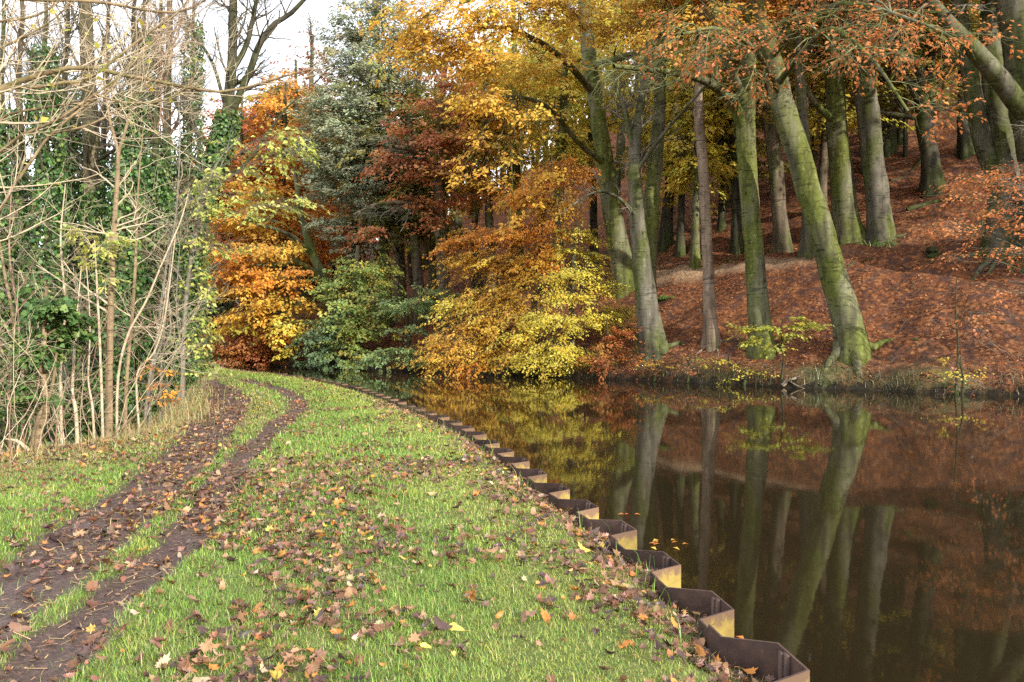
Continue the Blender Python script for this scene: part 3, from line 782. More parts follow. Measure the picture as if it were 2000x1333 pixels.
    def root_fan(s, dirs, ln=1.3, r=.16):
        for a in dirs:
            n = 12; f = np.linspace(0, 1, n); L = ln * s.rg.uniform(.6, 1.0); bend = s.rg.normal(0, .35)
            xy = s.base[:2] + np.stack([np.cos(a + bend * f), np.sin(a + bend * f)], 1) * (s.R[2] * .55 + f * L)[:, None]
            z = hill_z(xy[:, 0], xy[:, 1]) + np.interp(f, [0, .15, .35, .7, 1], [.42, .22, .09, .02, -.09]) * (r / .16)
            R = r * np.interp(f, [0, .2, .5, 1], [1.25, .85, .6, .3])
            s.roots.tubes(np.c_[xy, z][None], R[None], 9, mod=1 + .05 * s.rg.normal(size=(1, n, 9)))
    def bare_twigs(s, levels, lo=.5, hi=1., P=None, R=None):
        mb = MB(); s.bares.append(mb)
        P = s.P[int(lo * 47):int(hi * 47) + 1][None] if P is None else P[None]; R = s.R[int(lo * 47):int(hi * 47) + 1][None] if R is None else R[None]
        return twigs(mb, P, R, levels, s.rg)
    def finish(s, leafmat='leaf', twigmat=None, limbmat=None):
        part('trunk', s.trunk, M[s.bark], s.root, smooth=True)
        for mb in s.wood: part('limb', mb, M[limbmat or s.bark], s.root, smooth=True)
        part('foliage', s.leaf, M[leafmat], s.root)
        part('ivy', s.ivy_, M['ivy'], s.root)
        part('root', s.roots, M[s.bark], s.root, smooth=True)
        for mb in s.bares: part('twigs', mb, M[twigmat or 'twig_grey'], s.root)
        return s
IVY = [((.04, .095, .025), 4), ((.07, .15, .035), 4), ((.12, .21, .05), 2.2), ((.22, .28, .08), .8)]

# ------------------------------------------------------------------ far bank: the beeches on the right
BG = 'big beech trunks on the far bank'
t = Tree('beech_tree', 'grey beech with flared foot at the water edge, bare twigs at its top', 'tree', [(1276, 690, 50), (1268, 640, 45), (1252, 520, 36), (1240, 400, 29), (1238, 300, 25), (1246, 230, 18), (1256, 150, 11), (1266, 60, 6)], 'bark_grey', 101, BG)
t.root_fan([-.4, .5, -1.9, 3.6], 1.5, .17)
t.limb([(1239, 300, 16), (1225, 240, 11), (1210, 190, 8), (1190, 140, 5)]); t.limb([(1240, 420, 10), (1205, 385, 6, -1.5), (1165, 375, 4, -2.5), (1120, 400, 3, -3)]); t.limb([(1240, 340, 10), (1290, 270, 7, -1), (1350, 200, 5, -2), (1430, 110, 4, -3), (1480, 20, 3, -3)])
for Q, R, mb in t.limb_ends: t.bare_twigs([(9, 1.3, .5, .8, .18, .02, 5, 3), (5, .7, .6, .8, .2, .0, 4, 3), (3, .35, .8, .7, .2, 0, 3, 3)], P=Q, R=R)
t.bare_twigs([(20, 1.6, .32, .9, .18, -.03, 5, 3), (7, .9, .55, .8, .2, 0, 4, 3), (4, .45, .8, .7, .2, 0, 3, 3)], .45, 1.)
t.finish()

t = Tree('beech_tree', 'broad mossy beech behind the grey one, holding the golden canopy over the water', 'tree', [(1222, 562, 46), (1205, 470, 38), (1185, 350, 36), (1165, 220, 33), (1150, 120, 28), (1140, 0, 24), (1130, -160, 22), (1130, -320, 12)], 'bark_green', 102, BG)
L1 = t.limb([(1160, 180, 15), (1110, 130, 12, -3), (1060, 90, 11, -5), (990, 60, 7, -7), (930, 60, 4, -9)], fork=1)
L2 = t.limb([(1180, 330, 13), (1125, 275, 10, -2), (1075, 215, 8, -4), (1010, 190, 6, -6), (900, 200, 3, -8)], fork=1)
L3 = t.limb([(1150, 130, 14), (1230, 110, 11, -3), (1320, 80, 9, -5), (1400, 40, 8, -6), (1480, 15, 5, -7)], fork=1)
L4 = t.limb([(1145, 60, 16), (1080, 10, 11, -4), (1000, -20, 8, -7), (900, 10, 5, -9)], fork=1)
for (x, y, dD, ra, rb, n, Ls) in ((830, 40, -10, 1.7, .8, 60, L4), (880, 100, -9, 1.5, .6, 52, L1), (960, 40, -9, 1.6, .8, 60, L4), (1040, 20, -7, 1.7, .9, 60, L4), (1130, 30, -6, 1.6, .8, 52, L4), (1210, 40, -6, 1.4, .8, 40, L3),
        (1290, 60, -6, 1.4, .8, 34, L3), (960, 130, -9, 1.3, .5, 36, L1), (1060, 130, -7, 1.4, .6, 34, L1), (950, 200, -9, 1.3, .5, 36, L2), (1040, 230, -8, 1.2, .4, 12, L2), (900, -60, -9, 2., .9, 50, L4), (1060, -90, -7, 2.2, .9, 44, L4), (800, 110, -10, 1., .5, 24, L1),
        (990, 290, -8, .9, .5, 5, L2), (930, 270, -8, .9, .4, 8, L2), (1260, -60, -5, 2.2, .9, 40, L3), (960, 350, -8, .9, .6, 6, L2), (1020, 380, -7, .9, .6, 6, L2), (1000, 430, -7, .7, .5, 4, L2), (1080, 330, -7, .8, .5, 6, L2), (900, 340, -8, .7, .4, 5, L2)):
    t.clump(x, y, dD, ra, rb, GOLD, int(n * .9), 19, .165, 1.4, .42, .25, src=Ls[0][-4 if n > 30 else -7], thick=.035)
for LL_ in (L1, L2, L3, L4): t.bare_twigs([(9, 1.6, .4, .8, .15, 0, 5, 3), (5, .9, .5, .8, .2, 0, 4, 3)], P=LL_[0], R=LL_[1])
t.overhead(GOLD); t.finish(twigmat='twig_moss')

t = Tree('beech_tree', 'green mossy trunk standing directly behind the grey beech at the water edge', 'tree', [(1262, 585, 40), (1268, 480, 34), (1276, 380, 30), (1284, 280, 26), (1290, 120, 20), (1300, -80, 14)], 'bark_green', 103, BG, D=31.5)
for a in ((1300, 30, 0, 2.2, 1.2, 30), (1340, -80, 1, 2.6, 1.4, 30)): t.clump(*a[:5], YELLOW, a[5], 20, .15)
t.finish()

t = Tree('beech_tree', 'slender straight pinkish grey trunk with one lit side at the water edge', 'tree', [(1390, 676, 32), (1387, 620, 26), (1381, 500, 22), (1372, 350, 20), (1366, 200, 18), (1374, 60, 14), (1380, -120, 9)], 'bark_tan', 104, BG)
t.root_fan([.2, 3.4, -1.2], .8, .08)
for a in ((1390, 10, 0, 1.8, .8, 16), (1330, -40, 0, 2, 1, 24)): t.clump(*a[:5], ORANGE, a[5], 18, .14)
t.overhead(OLIVE if t.rg.random() < .5 else ORANGE); t.finish()

t = Tree('beech_tree', 'green trunk behind the lime yellow sapling, forking high to the left', 'tree', [(1490, 690, 48), (1484, 640, 40), (1474, 520, 38), (1462, 380, 37), (1455, 250, 36), (1460, 140, 26), (1470, 0, 20), (1480, -150, 12)], 'bark_green', 105, BG)
a = t.limb([(1452, 260, 24), (1432, 205, 22, -.5), (1395, 170, 18, -1.5), (1350, 150, 14, -2.5), (1290, 140, 10, -4), (1200, 130, 6, -6)], fork=1)
b = t.limb([(1455, 200, 20), (1420, 120, 14, -1), (1400, 40, 10, -2), (1390, -60, 7, -3)], fork=1)
for (x, y, dD, ra, rb, n, S) in ((1360, 110, -5, 1.3, .4, 16, a), (1430, 130, -6, 1.3, .35, 16, a), (1300, 60, -5, 1.4, .6, 16, b), (1440, 30, -4, 1.5, .7, 18, b), (1420, -70, -3, 2.2, .9, 28, b)): t.clump(x, y, dD, ra, rb, SALMON if y > 70 else ORYEL, n, 14, .14, 1.2, .4, .15, src=S[0][-5], thick=.03)
for S in (a, b): t.bare_twigs([(15, 2.0, .4, .9, .15, -.05, 6, 3), (7, 1.1, .55, .8, .2, -.02, 4, 3), (4, .5, .8, .7, .2, 0, 3, 3)], P=S[0], R=S[1])
t.overhead(OLIVE if t.rg.random() < .5 else ORANGE); t.finish(twigmat='twig_moss')

t = Tree('beech_tree', 'thick mottled beech leaning hard to the left over the bank', 'tree', [(1662, 700, 60), (1655, 640, 53), (1625, 530, 50), (1590, 410, 49), (1555, 300, 47), (1527, 210, 43), (1505, 130, 36), (1480, 40, 28), (1450, -80, 18)], 'bark_green', 106, BG)
t.root_fan([0.05, .9, 3.3, -1.7], 1.7, .2)
a = t.limb([(1515, 170, 14), (1560, 110, 10, -3), (1620, 60, 8, -5), (1700, 120, 5, -7), (1770, 220, 3, -8)], fork=1)
b = t.limb([(1500, 110, 14), (1570, 40, 10, -3), (1660, 10, 7, -5), (1800, 50, 4, -7), (1880, 90, 3, -8)], fork=1)
c = t.limb([(1520, 190, 12), (1470, 100, 8, -4), (1400, 60, 6, -6), (1330, 70, 4, -8)], fork=1)
for S in (a, b, c):
    o = t.bare_twigs([(16, 2.2, .42, .8, .13, -.06, 6, 3), (7, 1.2, .55, .7, .18, -.04, 5, 3), (4, .55, .8, .7, .2, -.02, 3, 3)], P=S[0], R=S[1])
    k = t.rg.random(len(o[3][0])) < .5; leaf_sprays(t.leaf, o[3][0][k], 4, .13, .12, SALMON, t.rg)
    t.clump(0, 0, 0, .01, .01, SALMON, 1, 1) if False else None
for (x, y, dD, ra, rb, n, S) in ((1560, 60, -6, 1.5, .4, 12, b), (1680, 60, -6, 1.6, .4, 14, b), (1780, 30, -6, 1.5, .4, 16, b), (1430, 80, -6, 1.2, .4, 12, c), (1520, -50, -4, 2.4, .9, 36, b), (1690, -60, -4, 2.4, .9, 36, b)): t.clump(x, y, dD, ra, rb, SALMON, n, 12, .14, 1.2, .4, .15, src=S[0][-7], thick=.03)
t.overhead(OLIVE if t.rg.random() < .5 else ORANGE); t.finish(twigmat='twig_moss')

t = Tree('beech_tree', 'slim trunk beside the path, right edge lit, left of the big leaning beech', 'tree', [(1528, 492, 36), (1524, 430, 28), (1515, 330, 28), (1506, 230, 26), (1500, 100, 20), (1495, -80, 12)], 'bark_brown', 107, BG)
for a in ((1500, 60, 1, 2.6, 1.2, 34), (1480, -60, 1, 3, 1.4, 34)): t.clump(*a[:5], OLIVE, a[5], 18, .18)
t.overhead(OLIVE if t.rg.random() < .5 else ORANGE); t.finish()
t = Tree('beech_tree', 'short grey stem half hidden behind the foot of the leaning beech', 'tree', [(1580, 496, 34), (1578, 430, 26), (1572, 330, 22), (1560, 200, 20), (1550, 60, 15), (1545, -100, 10)], 'bark_grey', 108, BG)
t.clump(1560, 20, 1, 2.4, 1.2, OLIVE, 30, 18, .18); t.overhead(OLIVE if t.rg.random() < .5 else ORANGE); t.finish()
t = Tree('beech_tree', 'green ridged trunk with a mossy side limb, just right of the leaning beech', 'tree', [(1660, 472, 56), (1655, 430, 46), (1644, 330, 40), (1632, 240, 36), (1625, 150, 34), (1618, 40, 28), (1610, -120, 16)], 'bark_green', 109, BG)
t.limb([(1630, 240, 16), (1600, 215, 12, -.6), (1575, 180, 8, -1.2), (1560, 120, 5, -1.6)], fork=1)
for a in ((1620, 20, 0, 2.4, 1.1, 26), (1640, -80, 0, 3, 1.4, 30)): t.clump(*a[:5], OLIVE, a[5], 18, .17)
t.overhead(OLIVE if t.rg.random() < .5 else ORANGE); t.finish()
t = Tree('beech_tree', 'pale smooth grey beech standing upright beside the path', 'tree', [(1716, 472, 50), (1712, 420, 42), (1700, 300, 38), (1690, 200, 40), (1678, 90, 40), (1665, 0, 34), (1650, -140, 20)], 'bark_grey', 110, BG)
t.root_fan([3.6, 3.0, -1.8, -.6], 1.3, .16)
for a in ((1690, -40, 0, 2.8, 1.1, 34), (1760, -100, 0, 3, 1.3, 30)): t.clump(*a[:5], OLIVE, a[5], 18, .17)
t.overhead(OLIVE if t.rg.random() < .5 else ORANGE); t.finish()
t = Tree('oak_tree', 'dark twin stemmed tree with black spreading limbs high up the red slope', 'tree', [(1815, 372, 40), (1810, 310, 32), (1800, 250, 32), (1792, 180, 24), (1785, 110, 18), (1780, 0, 12)], 'bark_dark', 111)
for L in ([(1812, 320, 24), (1815, 240, 20), (1812, 150, 16), (1820, 60, 10)], [(1795, 190, 14), (1750, 140, 10), (1700, 110, 7), (1650, 90, 4)], [(1810, 160, 14), (1860, 120, 10), (1920, 110, 6)], [(1800, 230, 12), (1740, 225, 8), (1700, 215, 5)]):
    q = t.limb(L, fork=1); t.bare_twigs([(7, 2.2, .4, .8, .18, 0, 5, 3), (4, 1.2, .5, .8, .2, 0, 4, 3)], P=q[0], R=q[1])
for a in ((1740, 110, 0, 2.6, 1.2, 40), (1790, 60, 0, 2.8, 1.4, 44), (1860, 90, 0, 2.6, 1.2, 40), (1830, 170, 0, 2., .8, 20), (1880, 20, 0, 3, 1.5, 40)): t.clump(*a[:5], OLIVE, a[5], 18, .19)
t.overhead(OLIVE if t.rg.random() < .5 else ORANGE); t.finish(twigmat='twig_dark')
t = Tree('beech_tree', 'small dark trunk alone on the slope right of the twin stemmed oak', 'tree', [(1884, 305, 28), (1881, 250, 20), (1880, 160, 18), (1876, 40, 13), (1870, -80, 8)], 'bark_dark', 112)
for a in ((1890, 120, 1, 2.4, 1.4, 30), (1880, 20, 1, 3, 1.5, 34)): t.clump(*a[:5], ORYEL, a[5], 16, .2)
t.overhead(OLIVE if t.rg.random() < .5 else ORANGE); t.finish()
t = Tree('beech_tree', 'paired tall beech stems joined at one rooty foot near the right side', 'tree', [(1968, 492, 78), (1962, 430, 62), (1956, 330, 54), (1944, 250, 44), (1934, 160, 40), (1930, 40, 36), (1928, -140, 20)], 'bark_moss', 113, BG)
t.limb([(1950, 360, 38), (1922, 290, 34), (1900, 180, 31), (1887, 90, 29), (1870, 0, 26), (1856, -100, 18)], fork=1, k=12)
t.root_fan([3.3, 3.7, 4.1, 4.5, 2.9, 5.0], 1.9, .17)
for a in ((1900, -60, -1, 2.8, 1, 30), (1960, -120, 0, 3, 1.3, 30)): t.clump(*a[:5], SALMON, a[5], 18, .15)
t.overhead(OLIVE if t.rg.random() < .5 else ORANGE); t.finish()
t = Tree('beech_tree', 'great silvery beech cut by the right edge, one long limb slanting left', 'tree', [(2062, 520, 110), (2048, 430, 92), (2030, 330, 80), (2010, 230, 72), (1992, 120, 70), (1978, 20, 62), (1955, -120, 40)], 'bark_moss', 114, BG)
q = t.limb([(2012, 250, 40), (1975, 190, 36, -.4), (1930, 135, 33, -.8), (1880, 80, 29, -1.2), (1830, 25, 24, -1.6), (1780, -30, 18, -2), (1700, -80, 10, -3)], fork=1, k=12)
for (x, y, dD, ra, rb, n) in ((1760, 20, -4, 1.5, .5, 26), (1830, -10, -4, 1.6, .6, 30), (1700, 30, -4, 1.4, .5, 18), (1640, 20, -4, 1.4, .5, 18), (1720, -60, -3, 2.4, .9, 36), (1590, -40, -4, 2.2, .8, 30)): t.clump(x, y, dD, ra, rb, SALMON, n, 16, .13, 1.1, .4, .2, src=q[0][-6], thick=.03)
o = t.bare_twigs([(12, 2.2, .3, .9, .14, -.08, 6, 3), (6, 1.2, .55, .7, .18, -.05, 5, 3), (3, .5, .8, .7, .2, -.02, 3, 3)], P=q[0][8:], R=q[1][8:])
t.overhead(OLIVE if t.rg.random() < .5 else ORANGE); t.finish(twigmat='twig_grey')
t = Tree('beech_sapling', 'young beech at the right edge reaching low sprays of salmon orange leaves over the slope', 'sapling', [(2120, 640, 16), (2110, 560, 13), (2090, 440, 11), (2070, 330, 9), (2050, 230, 6)], 'bark_grey', 115, D=21.5)
for (x, y, dD, ra, rb, n) in ((1900, 350, -1, .9, .14, 20), (1960, 360, -1, .9, .2, 24), (1860, 385, -1.5, .6, .12, 10), (1930, 420, -1.5, .9, .2, 22), (1990, 440, -1, .9, .3, 24), (1830, 440, -2, .6, .1, 9), (1870, 455, -2, .8, .14, 12), (1950, 490, -2, .8, .15, 10), (1990, 330, 0, .8, .2, 18), (1850, 500, -2, .6, .1, 6), (1920, 560, -2, .9, .2, 5), (1980, 390, -1, .8, .3, 18), (1880, 610, -2.2, .8, .2, 3), (2010, 500, -1, .7, .2, 12)):
    t.clump(x, y, dD, ra, rb, SALMON, n, 13, .10, .75, .26, .1, thick=.018, sides=4)
o = t.bare_twigs([(16, 2.6, .6, 1.3, .1, -.06, 6, 3), (6, 1.1, .55, .7, .15, -.03, 5, 3), (3, .5, .8, .7, .2, -.02, 3, 3)], .1, 1.)
t.finish(twigmat='twig_grey')

# ------------------------------------------------------------------ far bank: the coloured trees in the middle
t = Tree('beech_tree', 'orange and gold beech drooping in tiers to the water, centre of the far bank', 'tree', [(1048, 690, 26), (1048, 620, 22), (1052, 520, 18), (1058, 430, 14), (1066, 350, 9), (1080, 310, 5)], 'bark_grey', 121)
for (x, y, dD, ra, rb, pal, n) in ((1100, 330, 0, 1.2, .35, ORANGE, 40), (1050, 355, -.5, 1.1, .3, ORANGE, 34), (1140, 345, 0, .8, .3, ORANGE, 24), (1020, 385, -1, 1.1, .4, ORANGE, 36), (1075, 400, -1, 1.4, .6, ORYEL, 60), (1030, 450, -1.2, 1.5, .5, ORANGE, 60), (960, 460, -1.2, 1.3, .25, ORANGE, 40), (900, 470, -1.5, .9, .16, ORANGE, 24), (930, 510, -1.5, 1.3, .4, ORYEL, 55), (1010, 520, -1.6, 1.6, .6, ORYEL, 75), (1060, 500, -1.2, 1.2, .6, ORANGE, 45),
        (960, 575, -2, 1.5, .35, GOLD, 54), (900, 590, -2, 1.0, .3, YELLOW, 34), (1010, 600, -2, 1.5, .6, GOLD, 60), (930, 635, -2.6, 1.5, .4, GOLD, 66), (885, 670, -2.8, 1.1, .28, GOLD, 42), (950, 690, -2.8, 1.5, .35, GOLD, 60), (870, 700, -3, .9, .16, GOLD, 24), (1000, 660, -2.2, 1.1, .5, ORYEL, 36), (910, 712, -3, 1.1, .15, ORANGE, 26)):
    t.clump(x, y, dD, ra, rb, pal, int(n * 1.1), 26, .105, 1.35, .24, .2, thick=.03, ra_y=min(ra, 1.0), dirv=(-.62, -.35, -.30))
t.finish()
t = Tree('beech_sapling', 'yellow young beech in flat tiers, in front of the orange drooping beech', 'tree', [(1118, 700, 14), (1116, 620, 11), (1118, 540, 9), (1122, 480, 6), (1125, 430, 3)], 'bark_grey', 122)
for (x, y, dD, ra, rb, n) in ((1120, 455, 0, .8, .12, 18), (1150, 465, 0, .5, .1, 9), (1105, 490, 0, .9, .16, 24), (1150, 500, 0, .6, .14, 16), (1130, 530, -.5, 1.2, .2, 36), (1080, 545, -.8, .9, .2, 24), (1165, 560, -.4, 1.0, .25, 34), (1110, 580, -.8, 1.4, .25, 44), (1040, 620, -1.6, 1.2, .2, 38), (1100, 630, -1, 1.4, .3, 48), (1170, 620, -.6, 1.2, .35, 42), (1020, 650, -1.8, .9, .16, 26), (1080, 680, -1.6, 1.4, .3, 50), (1030, 700, -2, 1.1, .22, 34), (1130, 690, -1.2, 1.0, .3, 34), (1200, 610, 0, .9, .4, 26), (1090, 715, -1.8, .9, .12, 20)):
    t.clump(x, y, dD, ra, rb, YELLOW, int(n * 1.1), 22, .098, 1.1, .22, .1, thick=.02, ra_y=min(ra, .9), dirv=(-.25 if x < 1110 else .3, -.3, -.12))
t.finish()
t = Tree('shrub', 'low russet bush beneath the yellow young beech', 'shrub', [(1190, 715, 8), (1188, 690, 6), (1186, 650, 4), (1185, 620, 2)], 'bark_dark', 123)
for (x, y, ra, rb, n) in ((1195, 670, .6, .25, 12), (1160, 700, .8, .15, 18), (1220, 695, .7, .2, 14), (1185, 715, .7, .1, 12), (1225, 645, .6, .35, 10)): t.clump(x, y, -.6, ra, rb, RUST + [((.6, .4, .06), 1.5)], n, 20, .11, .7, .28, .15, thick=.015)
t.finish()

t = Tree('pine_tree', 'tall grey green pine rising in rounded tufts against the white sky', 'tree', [(785, 700, 32), (783, 620, 27), (780, 500, 25), (774, 380, 24), (760, 260, 21), (745, 150, 15), (735, 40, 10), (735, -40, 5)], 'bark_brown', 124, D=47)
for (x, y, dD, ra, rb, n) in ((740, 20, 0, 2.4, 1.2, 60), (700, 70, 0, 2.4, 1.2, 70), (760, 90, 0, 2.6, 1.4, 70), (680, 130, -1, 2.0, 1.0, 56), (720, 160, -1, 2.6, 1.2, 70), (780, 170, 0, 2.2, 1.2, 44), (650, 200, -1, 2.0, .9, 50), (700, 220, -1, 2.4, 1.1, 60), (625, 240, -1, 1.4, .6, 28), (680, 290, -2, 2.4, 1.0, 60), (740, 270, -2, 2.2, 1.2, 50), (640, 330, -2, 1.9, .8, 42), (705, 350, -2, 2.4, 1.2, 60), (760, 350, -1, 1.8, 1.0, 30), (650, 380, -2, 1.6, .8, 30), (730, 410, -2, 2.0, .8, 36), (790, 420, -1, 1.5, .8, 20), (650, 440, -2, 1.1, .5, 16), (690, 470, -2, 1.6, .6, 18), (780, 300, -2, 1.6, .8, 26), (620, 290, -2, 1.3, .6, 22), (660, 250, -2, 1.6, .7, 30)):
    t.clump(x, y, dD - 3.5, ra * .8, rb * .85, GREYGREEN, n, 40, .17, .9, .45, -.25, thick=.05, wl=.34, jit=.9)
t.finish('evergreen', limbmat='bark_dark')
t = Tree('oak_tree', 'rust red oak spreading left over the water beside the grey green pine', 'tree', [(872, 640, 30), (868, 560, 26), (862, 460, 24), (858, 350, 20), (862, 240, 15), (870, 130, 10), (880, 40, 5)], 'bark_brown', 125)
L1 = t.limb([(860, 420, 12), (800, 400, 9, -3), (740, 400, 6, -5), (690, 420, 3, -6)], fork=1); L2 = t.limb([(858, 350, 12), (810, 300, 9, -3), (770, 290, 6, -5)], fork=1)
for (x, y, dD, ra, rb, n) in ((850, 200, -2, 1.6, .7, 24), (900, 170, -2, 1.5, .7, 24), (790, 255, -3, 1.2, .5, 18), (850, 270, -3, 1.6, .7, 28), (910, 270, -2, 1.4, .7, 24), (770, 310, -3, 1.1, .4, 14), (830, 330, -3, 1.5, .5, 24), (740, 330, -3, .8, .3, 8), (900, 340, -2, 1.3, .6, 20), (880, 390, -3, 1.4, .5, 20), (800, 385, -3, 1.0, .35, 8), (850, 430, -2, 1.2, .4, 10), (930, 210, -2, 1.2, .6, 16), (870, 120, -1, 1.6, .8, 22), (720, 450, -4, .9, .3, 12)):
    t.clump(x, y, dD, ra, rb, SCARLET if x < 860 else RUST, n, 18, .18, 1.2, .45, .1, thick=.035)
for S in (L1, L2): t.bare_twigs([(10, 1.8, .4, .8, .15, 0, 5, 3), (5, .9, .5, .8, .2, 0, 4, 3)], P=S[0], R=S[1])
t.finish(twigmat='twig_grey')
t = Tree('beech_tree', 'leaning two limbed beech with orange tiers at the far left bend of the water', 'tree', [(668, 668, 26), (650, 610, 23), (635, 555, 22), (612, 500, 17), (596, 450, 14), (585, 400, 10), (575, 330, 6)], 'bark_green', 126, D=43)
a = t.limb([(632, 550, 17), (605, 530, 14, -1), (575, 515, 11, -2), (540, 520, 8, -3), (480, 520, 5, -4)], fork=1); b = t.limb([(610, 500, 12), (575, 465, 9, -1), (540, 450, 6, -2), (500, 440, 4, -3)], fork=1)
for (x, y, dD, ra, rb, pal, n) in ((520, 490, -4, 2.4, .5, ORYEL, 62), (570, 495, -3, 1.3, .45, GOLD, 40), (460, 500, -4, 2.0, .6, ORANGE, 56), (550, 545, -4, 2.2, .5, ORANGE, 62), (500, 560, -4, 2.0, .6, ORYEL, 50), (440, 480, -3, 1.6, .6, RUST, 30), (470, 540, -4, 1.8, .7, ORANGE, 50), (530, 590, -4, 1.8, .5, GOLD, 46), (490, 620, -4, 2.0, .5, GOLD, 50), (430, 550, -3, 1.3, .6, RUST, 26), (600, 600, -4, 1.4, .4, GOLD, 36), (570, 640, -4.5, 1.2, .5, YELLOW, 30), (460, 640, -4, 1.4, .3, YELLOW, 20), (568, 680, -4.5, .4, .4, YELLOW, 8), (560, 410, 0, 3, .9, ORANGE, 56), (480, 430, 0, 2.6, .8, ORYEL, 56), (620, 450, 1, 1.8, .8, ORANGE, 30), (500, 380, 1, 3, .9, ORYEL, 56), (590, 340, 1, 2.2, 1, ORANGE, 40), (430, 430, 0, 2, .8, ORANGE, 36), (540, 650, -4, 1.4, .4, ORANGE, 24)):
    t.clump(x, y, dD + (4.5 if 555 < x < 625 and y < 620 else .5), ra * .9, rb * .8, pal, int(n * .62), 22, .17, 1.3, .42, .2, thick=.04)
t.finish()
t = Tree('shrub', 'brick red layered beech bush low over the water at the far left bend', 'shrub', [(500, 706, 12), (500, 680, 9), (505, 640, 6), (508, 605, 3)], 'bark_dark', 127)
for (x, y, ra, rb, n) in ((500, 620, 1.6, .3, 34), (460, 650, 1.8, .35, 46), (540, 650, 1.8, .35, 46), (480, 680, 2.2, .3, 56), (550, 685, 1.8, .35, 40), (440, 690, 1.3, .25, 28), (500, 704, 2.0, .2, 40)): t.clump(x, y, -.8, ra, rb, SCARLET + [((.6, .3, .06), 2)], n, 22, .16, 1.1, .4, .1, thick=.025)
t.finish()
t = Tree('oak_tree', 'leafy green oak hanging over the water, turning yellow in patches', 'tree', [(700, 690, 20), (695, 630, 17), (690, 570, 14), (695, 520, 10), (700, 480, 6)], 'bark_brown', 128)
for (x, y, dD, ra, rb, n) in ((700, 520, -1, 1.6, .6, 50), (745, 530, -1, 1.4, .6, 40), (670, 550, -1.5, 1.5, .6, 46), (720, 570, -1.5, 1.7, .6, 56), (680, 600, -2, 1.7, .7, 56), (740, 600, -1.5, 1.4, .6, 40), (650, 640, -2, 1.0, .5, 26), (700, 640, -2, 1.5, .6, 50), (675, 680, -2.3, 1.1, .5, 34), (730, 640, -2, 1.2, .5, 30), (690, 705, -2.3, .8, .3, 18)): t.clump(x, y, dD, ra, rb, OAKGREEN, int(n * .5), 22, .15, .8, .4, .2, thick=.03, jit=.6)
t.finish()
t = Tree('shrub', 'blue green elder bush between the green oak and the drooping orange beech', 'shrub', [(800, 705, 10), (798, 660, 8), (795, 610, 6), (800, 570, 3)], 'bark_dark', 129)
for (x, y, dD, ra, rb, n) in ((820, 590, -1, 1.3, .25, 36), (770, 600, -1, 1.2, .3, 34), (800, 640, -1.5, 1.0, .2, 18), (770, 690, -2, 1.4, .25, 34), (720, 700, -2, 1.3, .25, 26), (820, 705, -1.5, 1.0, .2, 22), (840, 570, -.5, .8, .2, 18)): t.clump(x, y, dD, ra, rb, BLUEGREEN, int(n * .6), 20, .13, .9, .3, .1, thick=.02)
t.finish()
t = Tree('holly_bush', 'dark evergreen bush at the waterline below the green oak', 'shrub', [(640, 710, 14), (640, 680, 11), (642, 640, 8), (645, 600, 4)], 'bark_dark', 130)
for (x, y, ra, rb, n) in ((640, 640, 1.1, .6, 34), (615, 670, 1.1, .6, 34), (655, 690, 1.3, .6, 40), (625, 708, 1.3, .35, 30), (660, 610, .7, .5, 14)): t.clump(x, y, -1, ra, rb, DARKGREEN, int(n * .7), 26, .13, .6, .35, .2, thick=.025, jit=.8)
t.finish('evergreen')
for i, (x, y, w, lab, iv) in enumerate(((412, 694, 22, 'ivy topped trunk nearest the water at the far left bend', 1), (392, 688, 20, 'darker ivy topped trunk behind the pair mate at the far left bend', 1))):
    t = Tree('alder_tree', lab, 'tree', [(x, y, w * 1.3), (x - 2, y - 50, w), (x - 8, y - 110, w * .8), (x - 4, y - 250, w * .6), (x, y - 420, w * .3)], 'bark_green' if i == 0 else 'bark_dark', 131 + i, 'trunks at the left bend')
    t.clump(x - 2, y - 100, -1, 1.3, .9, DARKGREEN, 40, 26, .2, .8, .4, .2, jit=.8); t.clump(x + 14, y - 135, -1, 1.2, .5, DARKGREEN, 28, 26, .2, .8, .4, .2, jit=.8)
    t.clump(x, y - 260, 1, 2.4, 1.2, ORANGE, 30, 20, .2); t.clump(x + 30, y - 340, 2, 2.6, 1.2, RUST, 30, 20, .2)
    t.finish('leaf')
t = Tree('larch_tree', 'ochre yellow larch on the skyline left of the pine', 'tree', [(560, 480, 22), (556, 400, 18), (552, 300, 14), (548, 220, 9), (545, 170, 4)], 'bark_brown', 133, D=60)
for (x, y, ra, rb, n) in ((550, 175, 1.6, .9, 36), (530, 205, 2.4, 1.0, 50), (580, 215, 2.2, 1.0, 46), (510, 245, 2.4, 1.0, 46), (560, 250, 2.8, 1.2, 56), (610, 260, 2.0, 1.0, 34), (520, 290, 2.8, 1.1, 46), (590, 300, 2.6, 1.1, 44)): t.clump(x, y, 0, ra, rb, OCHRE, n, 26, .24, 1.3, .5, .2, thick=.06)
t.finish()
